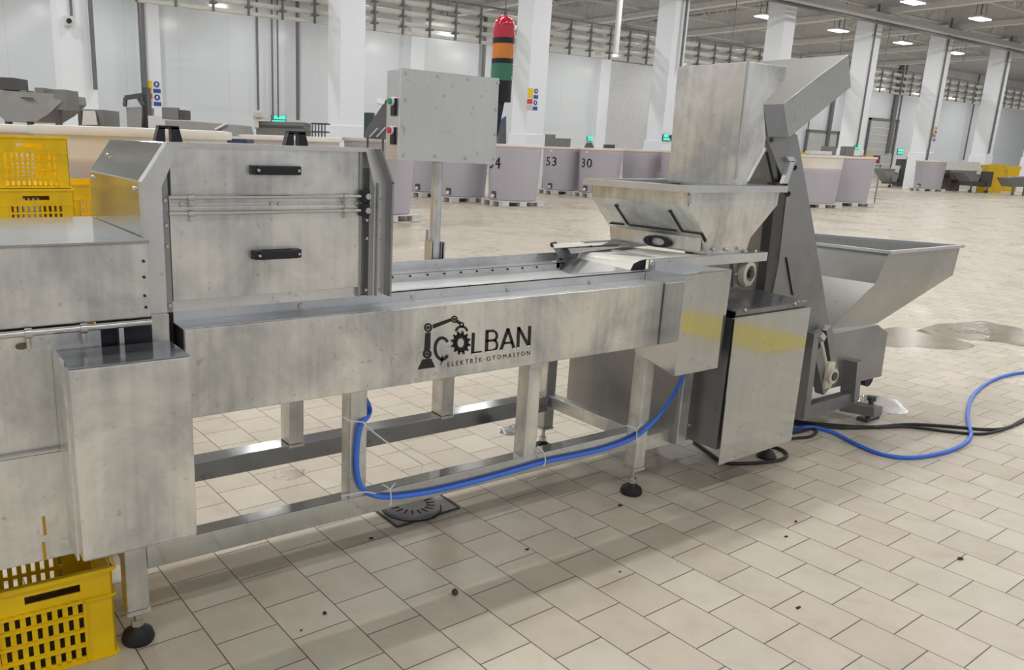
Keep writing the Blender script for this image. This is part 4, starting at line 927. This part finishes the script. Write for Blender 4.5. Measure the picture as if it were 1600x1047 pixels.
b = B(); pb(b, D, 84, 103, 140, 171, .4); pb(b, D, 54, 68, 137, 146, .3); pb(b, D, 32, 42, 141, 146, .2); obj('gear_motor', b, GREY, m)
for x in (6, 40, 85): b = B(); pb(b, D, x, x + 6, 172, None, .1); obj('leg', b, GREYD, m)
b = B(); pbar(b, D - .05, (33, 153), (51, 154), .02); obj('name_strip', b, GREYD, m)
D = 13.0
m = mach('steel_bin', 'small steel bin machine at the foot of the leftmost column', 'machine', D, 143, 185)
b = B(); pb(b, D, 128, 161, 171, None, .7); obj('body', b, GREY, m); b = B(); pp(b, D - .03, [(130, 173), (148, 173), (152, 195), (128, 195)], .03); obj('spout', b, PIPE, m); b = B(); pb(b, D - .02, 121, 127, 172, None, .2); obj('side_post', b, GREYD, m)
m = mach('bin_lifter', 'grey bin lifter with a raised arm beside the left safety poster', 'machine', D, 210, 180)
b = B(); pp(b, D, [(197, 168), (222, 167), (221, 200), (199, 200)], .6); obj('bin', b, GREY, m)
b = B(); pb(b, D, 222, 229, 136, None, .2); obj('mast', b, GREYD, m)
b = B(); pbar(b, D - .05, (195, 166), (196, 153), .05); pbar(b, D - .05, (196, 153), (222, 149), .07); pbar(b, D - .05, (216, 152), (224, 165), .05); obj('arm', b, GREYD, m)
b = B(); pb(b, D, 199, 221, 200, None, .5); obj('stand', b, GREYD, m)
b = B(); pb(b, D, 231, 252, 181, None, .5); tag(obj('pale_box', b, WHITE), 'pale grey box standing right of the bin lifter', 'box')
D = 12.2
m = mach('sorting_conveyor', 'grey sorting conveyor with gear motor behind the left top handle', 'conveyor', D, 310, 195)
b = B(); pb(b, D, 253, 279, 168, 186, .4); obj('gear_box', b, GREY, m); b = B(); pb(b, D, 280, 289, 172, 187, .3); obj('motor', b, GREYD, m); b = B(); pb(b, D, 280, 288, 166, 172, .3); obj('motor_cap', b, SIGNW, m)
b = B(); pp(b, D, [(258, 188), (290, 189), (378, 196), (382, 212), (258, 212)], .7); obj('bed', b, GREY, m)
for x in (262, 320, 372): b = B(); pb(b, D, x, x + 4, 205, None, .08); obj('leg', b, GREYD, m)
b = B(); pbar(b, D - .06, (336, 202), (353, 193), .03); obj('strut', b, SIGNW, m)
m = mach('blue_bin', 'small dark blue bin between the cream vats left of the second handle', 'bin', 9.5, 370, 220); b = B(); pb(b, 9.5, 354, 386, 217, None, .4); obj('bin_body', b, plain('navy_plastic', (52, 62, 92), .5), m)
D = 14.5
m = mach('washing_trough', 'long grey washing trough with pipework below the green exit sign', 'machine', D, 430, 198)
b = B(); pb(b, D, 400, 475, 190, None, .9); obj('trough', b, GREY, m); b = B(); pb(b, D - .02, 402, 474, 196, 199, .02); obj('trough_edge', b, GREYD, m)
b = B(); pbar(b, D - .1, (396, 184), (420, 185), .06); pbar(b, D - .1, (400, 174), (401, 200), .07); pb(b, D - .2, 399, 408, 176, 183, .2); obj('pipework', b, PIPE, m)
b = B()
for x in (487, 492, 497, 502, 507): pb(b, 15, x, x + 1.6, 193, None, .03)
pb(b, 15, 486, 511, 192, 194, .5); pb(b, 15, 486, 511, 205, 207, .5); tag(obj('wire_rack', b, GREYD), 'dark wire rack left of the big column foot', 'rack')
D = 14
m = mach('inclined_conveyor', 'dark inclined conveyor rising behind the left side of the control box', 'conveyor', D, 590, 190)
b = B(); pp(b, D, [(570, 205), (606, 152), (632, 118), (642, 122), (612, 168), (600, 218), (571, 216)], .6); obj('frame', b, GREYD, m)
b = B(); pp(b, D - .03, [(589, 153), (602, 156), (600, 163), (589, 161)], .3); obj('head_motor', b, SIGNW, m)
for p, q in (((577, 214), (590, 200)), ((588, 214), (602, 199))): b = B(); pbar(b, D - .05, p, q, .03); obj('ladder_bar', b, BOLT, m)
for x in (573, 597): b = B(); pb(b, D, x, x + 3, 210, None, .08); obj('leg', b, GREYD, m)
m = mach('reject_bin', 'dark green reject unit right of the tall column by the conveyor', 'machine', 18, 574, 190); b = B(); pb(b, 18, 569, 584, 176, None, .5); obj('unit_body', b, plain('dark_green', (58, 78, 74), .5), m)
D = 23.4
m = mach('tilted_machine', 'dark tilted machine end showing right of the control box', 'machine', D, 782, 205)
b = B(); pp(b, D, [(779, 192), (791, 181), (791, 226), (779, 226)], .7); obj('body', b, GREYD, m); b = B(); pp(b, D - .02, [(780, 190), (787, 183), (784, 196), (780, 200)], .05); obj('blue_panel', b, BLUEP, m); b = B(); pb(b, D, 779, 790, 226, None, .5); obj('stand', b, GREYD, m)
D = 31.5
m = mach('crate_dolly', 'dark grey heap of folded crates behind the vat numbered 53', 'crates', D, 868, 215)
b = B(); pb(b, D, 842, 848, 198, None, .5); obj('upright', b, GREYD, m); b = B(); pb(b, D, 848, 892, 216, None, 1.0); pb(b, D, 848, 868, 210, 217, .8); obj('load', b, GREY, m)
m = mach('pump_unit', 'small dark pump unit below the faint exit sign', 'machine', D, 921, 225); b = B(); pp(b, D, [(916, 230), (919, 223), (925, 223), (928, 230)], .4); pb(b, D, 916, 928, 229, None, .4); obj('unit_body', b, GREYD, m)
b = B(); pb(b, D + 1, 946, 961, 226, None, .4); tag(obj('low_box', b, GREYD), 'low dark box behind the vat numbered 30', 'box')
b = B(); pb(b, D + 2, 1036, 1050, 222, None, .6); tag(obj('grey_box', b, GREY), 'grey box at the column foot left of the head chute', 'box')
# goods behind the right pair of vats
PURP = plain('purple_crate_plastic', (150, 118, 140), .5); D = 28
for k in range(7):
    x = 1262 + k * 13; b = B(); pb(b, D, x, x + 12, 241.5 + k * .4, 255.4, .5)
    tag(obj('small_crate', b, [PURP, MAROON, PURP, GREY, PURP, MAROON, PURP][k]), ['leftmost', 'second', 'third', 'middle', 'fifth', 'sixth', 'rightmost'][k] + ' of seven small crates lined up behind the right vats', 'crate', 'small crates behind the right vats')
b = B(); pb(b, D - .1, 1240, 1378, 256, 258, .9)
for xx in (1241, 1359, 1376): pb(b, D - .1, xx, xx + 1.2, 257, None, .04); pb(b, D + .7, xx, xx + 1.2, 257, None, .04)
tag(obj('goods_table', b, GREY), 'long thin legged table behind the right pair of vats', 'table')
b = B(); pb(b, D, 1266, 1300, 236, 241.5, .4); tag(obj('white_sack', b, SIGNW), 'white sack lying on the small crates behind the vats', 'sack')
b = B(); pb(b, D, 1246, 1258, 238, 255.4, .5); tag(obj('yellow_crate', b, YELLOW2), 'yellow crate peeping out left of the small crates by the elevator', 'crate')
b = B(); pb(b, D, 1353, 1364, 243, 255.4, .5); tag(obj('yellow_crate', b, YELLOW2), 'yellow crate stack right of the small crates behind vats', 'crate')
b = B(); pb(b, D, 1364.5, 1375, 243, 255.4, .5); tag(obj('maroon_crate', b, MAROON), 'maroon crate stack at the right end behind the vats', 'crate')
for x0, x1, l in ((1293, 1308, 'grey box beside the column behind the right vats'), (1324, 1336, 'grey box beside the green exit sign behind the vats')):
    b = B(); pb(b, 30.5, x0, x1, 229, None, .5); tag(obj('grey_box', b, GREY), l, 'box')
def hopper_cart(label, D, x0, x1, yt, ym, yb):
    m = mach('hopper_cart', label, 'hopper cart', D, (x0 + x1) / 2, yb, 'hopper carts at far right'); k = (x1 - x0)
    b = B(); pp(b, D, [(x0, yt + 6), (x1, yt + 6), (x1 - .25 * k, ym), (x0 + .38 * k, ym)], 1.0); obj('hopper', b, GREY, m)
    b = B(); pb(b, D, x0 - 1, x1, yt + 3, yt + 7, 1.05); obj('rim', b, GREY, m)
    b = B(); pp(b, D - .05, [(x1 - .35 * k, yt + 8), (x1 - .18 * k, yt - 2), (x1 - .02 * k, yt - 2), (x1 - .14 * k, yt + 9)], .6); obj('screw_conveyor', b, PIPE, m)
    b = B(); pb(b, D, x0 + .38 * k, x1 + .25 * k, ym, yb - 5, .9); pb(b, D, x1 - .1 * k, x1 + .5 * k, yt + 4, yb - 4, .8); obj('drive', b, GREYD, m)
    for xx in (x0 + .35 * k, x1 + .2 * k):
        b = B(); c = od(xx, yb, D); b.cyl((c.x, c.y, .09), (c.x + FW.x * .06, c.y + FW.y * .06, .09), .09, seg=12); b.box(c.x - .03, c.x + .03, c.y - .03, c.y + .03, .1, .6); obj('caster', b, GREYD, m)
hopper_cart('grey hopper cart left of the distant lone vat', 46, 1380, 1408, 261, 284, 293)
hopper_cart('grey hopper cart right of the dark scrap heap', 42, 1506, 1536, 264, 284, 296)
m = mach('rubble_cage', 'dark brown cage of scrap right of the distant lone vat', 'cage', 44, 1486, 295); b = B(); pb(b, 44, 1467, 1504, 266, None, 1.2); obj('load', b, plain('brown_scrap', (96, 84, 80), .8, vary=.35, scale=4), m); b = B(); pb(b, 43.9, 1472, 1484, 272, 278, .1); pb(b, 43.9, 1488, 1497, 281, 286, .1); obj('gap', b, INSIDE, m)
b = B(); pb(b, 47, 1494, 1532, 253, None, .9); tag(obj('pale_cabinet', b, WHITEP), 'pale cabinet behind the right hopper cart', 'cabinet')
for k, (x0, x1, y0) in enumerate(((1546, 1558, 258), (1558.5, 1572, 257))):
    b = B(); pb(b, 43, x0, x1, y0, None, .7); tag(obj('crate_stack', b, YELLOW2), ['left', 'right'][k] + ' of the two tall yellow crate stacks at far right', 'crate stack', 'yellow crate stacks at far right')
b = B(); pb(b, 46, 1574, 1596, 260, 265, .8); pb(b, 46, 1576, 1594, 265, None, .5); tag(obj('yellow_bench', b, YELLOW2), 'yellow topped bench at the right edge behind the crate stacks', 'bench')
b = B(); pp(b, 40, [(1574, 278), (1612, 276), (1608, 292), (1582, 292)], .8); pb(b, 40, 1584, 1587, 290, None, .1); pb(b, 40, 1602, 1605, 290, None, .1); tag(obj('grey_trolley', b, GREY), 'grey trolley cut by the right edge of the picture', 'trolley')
b = B(); pb(b, 48, 1424, 1436, 246, 251, .5); pb(b, 48, 1408, 1426, 249, None, .5); tag(obj('weighing_head', b, GREYD), 'dark grey machine head left above the distant lone vat', 'machine')
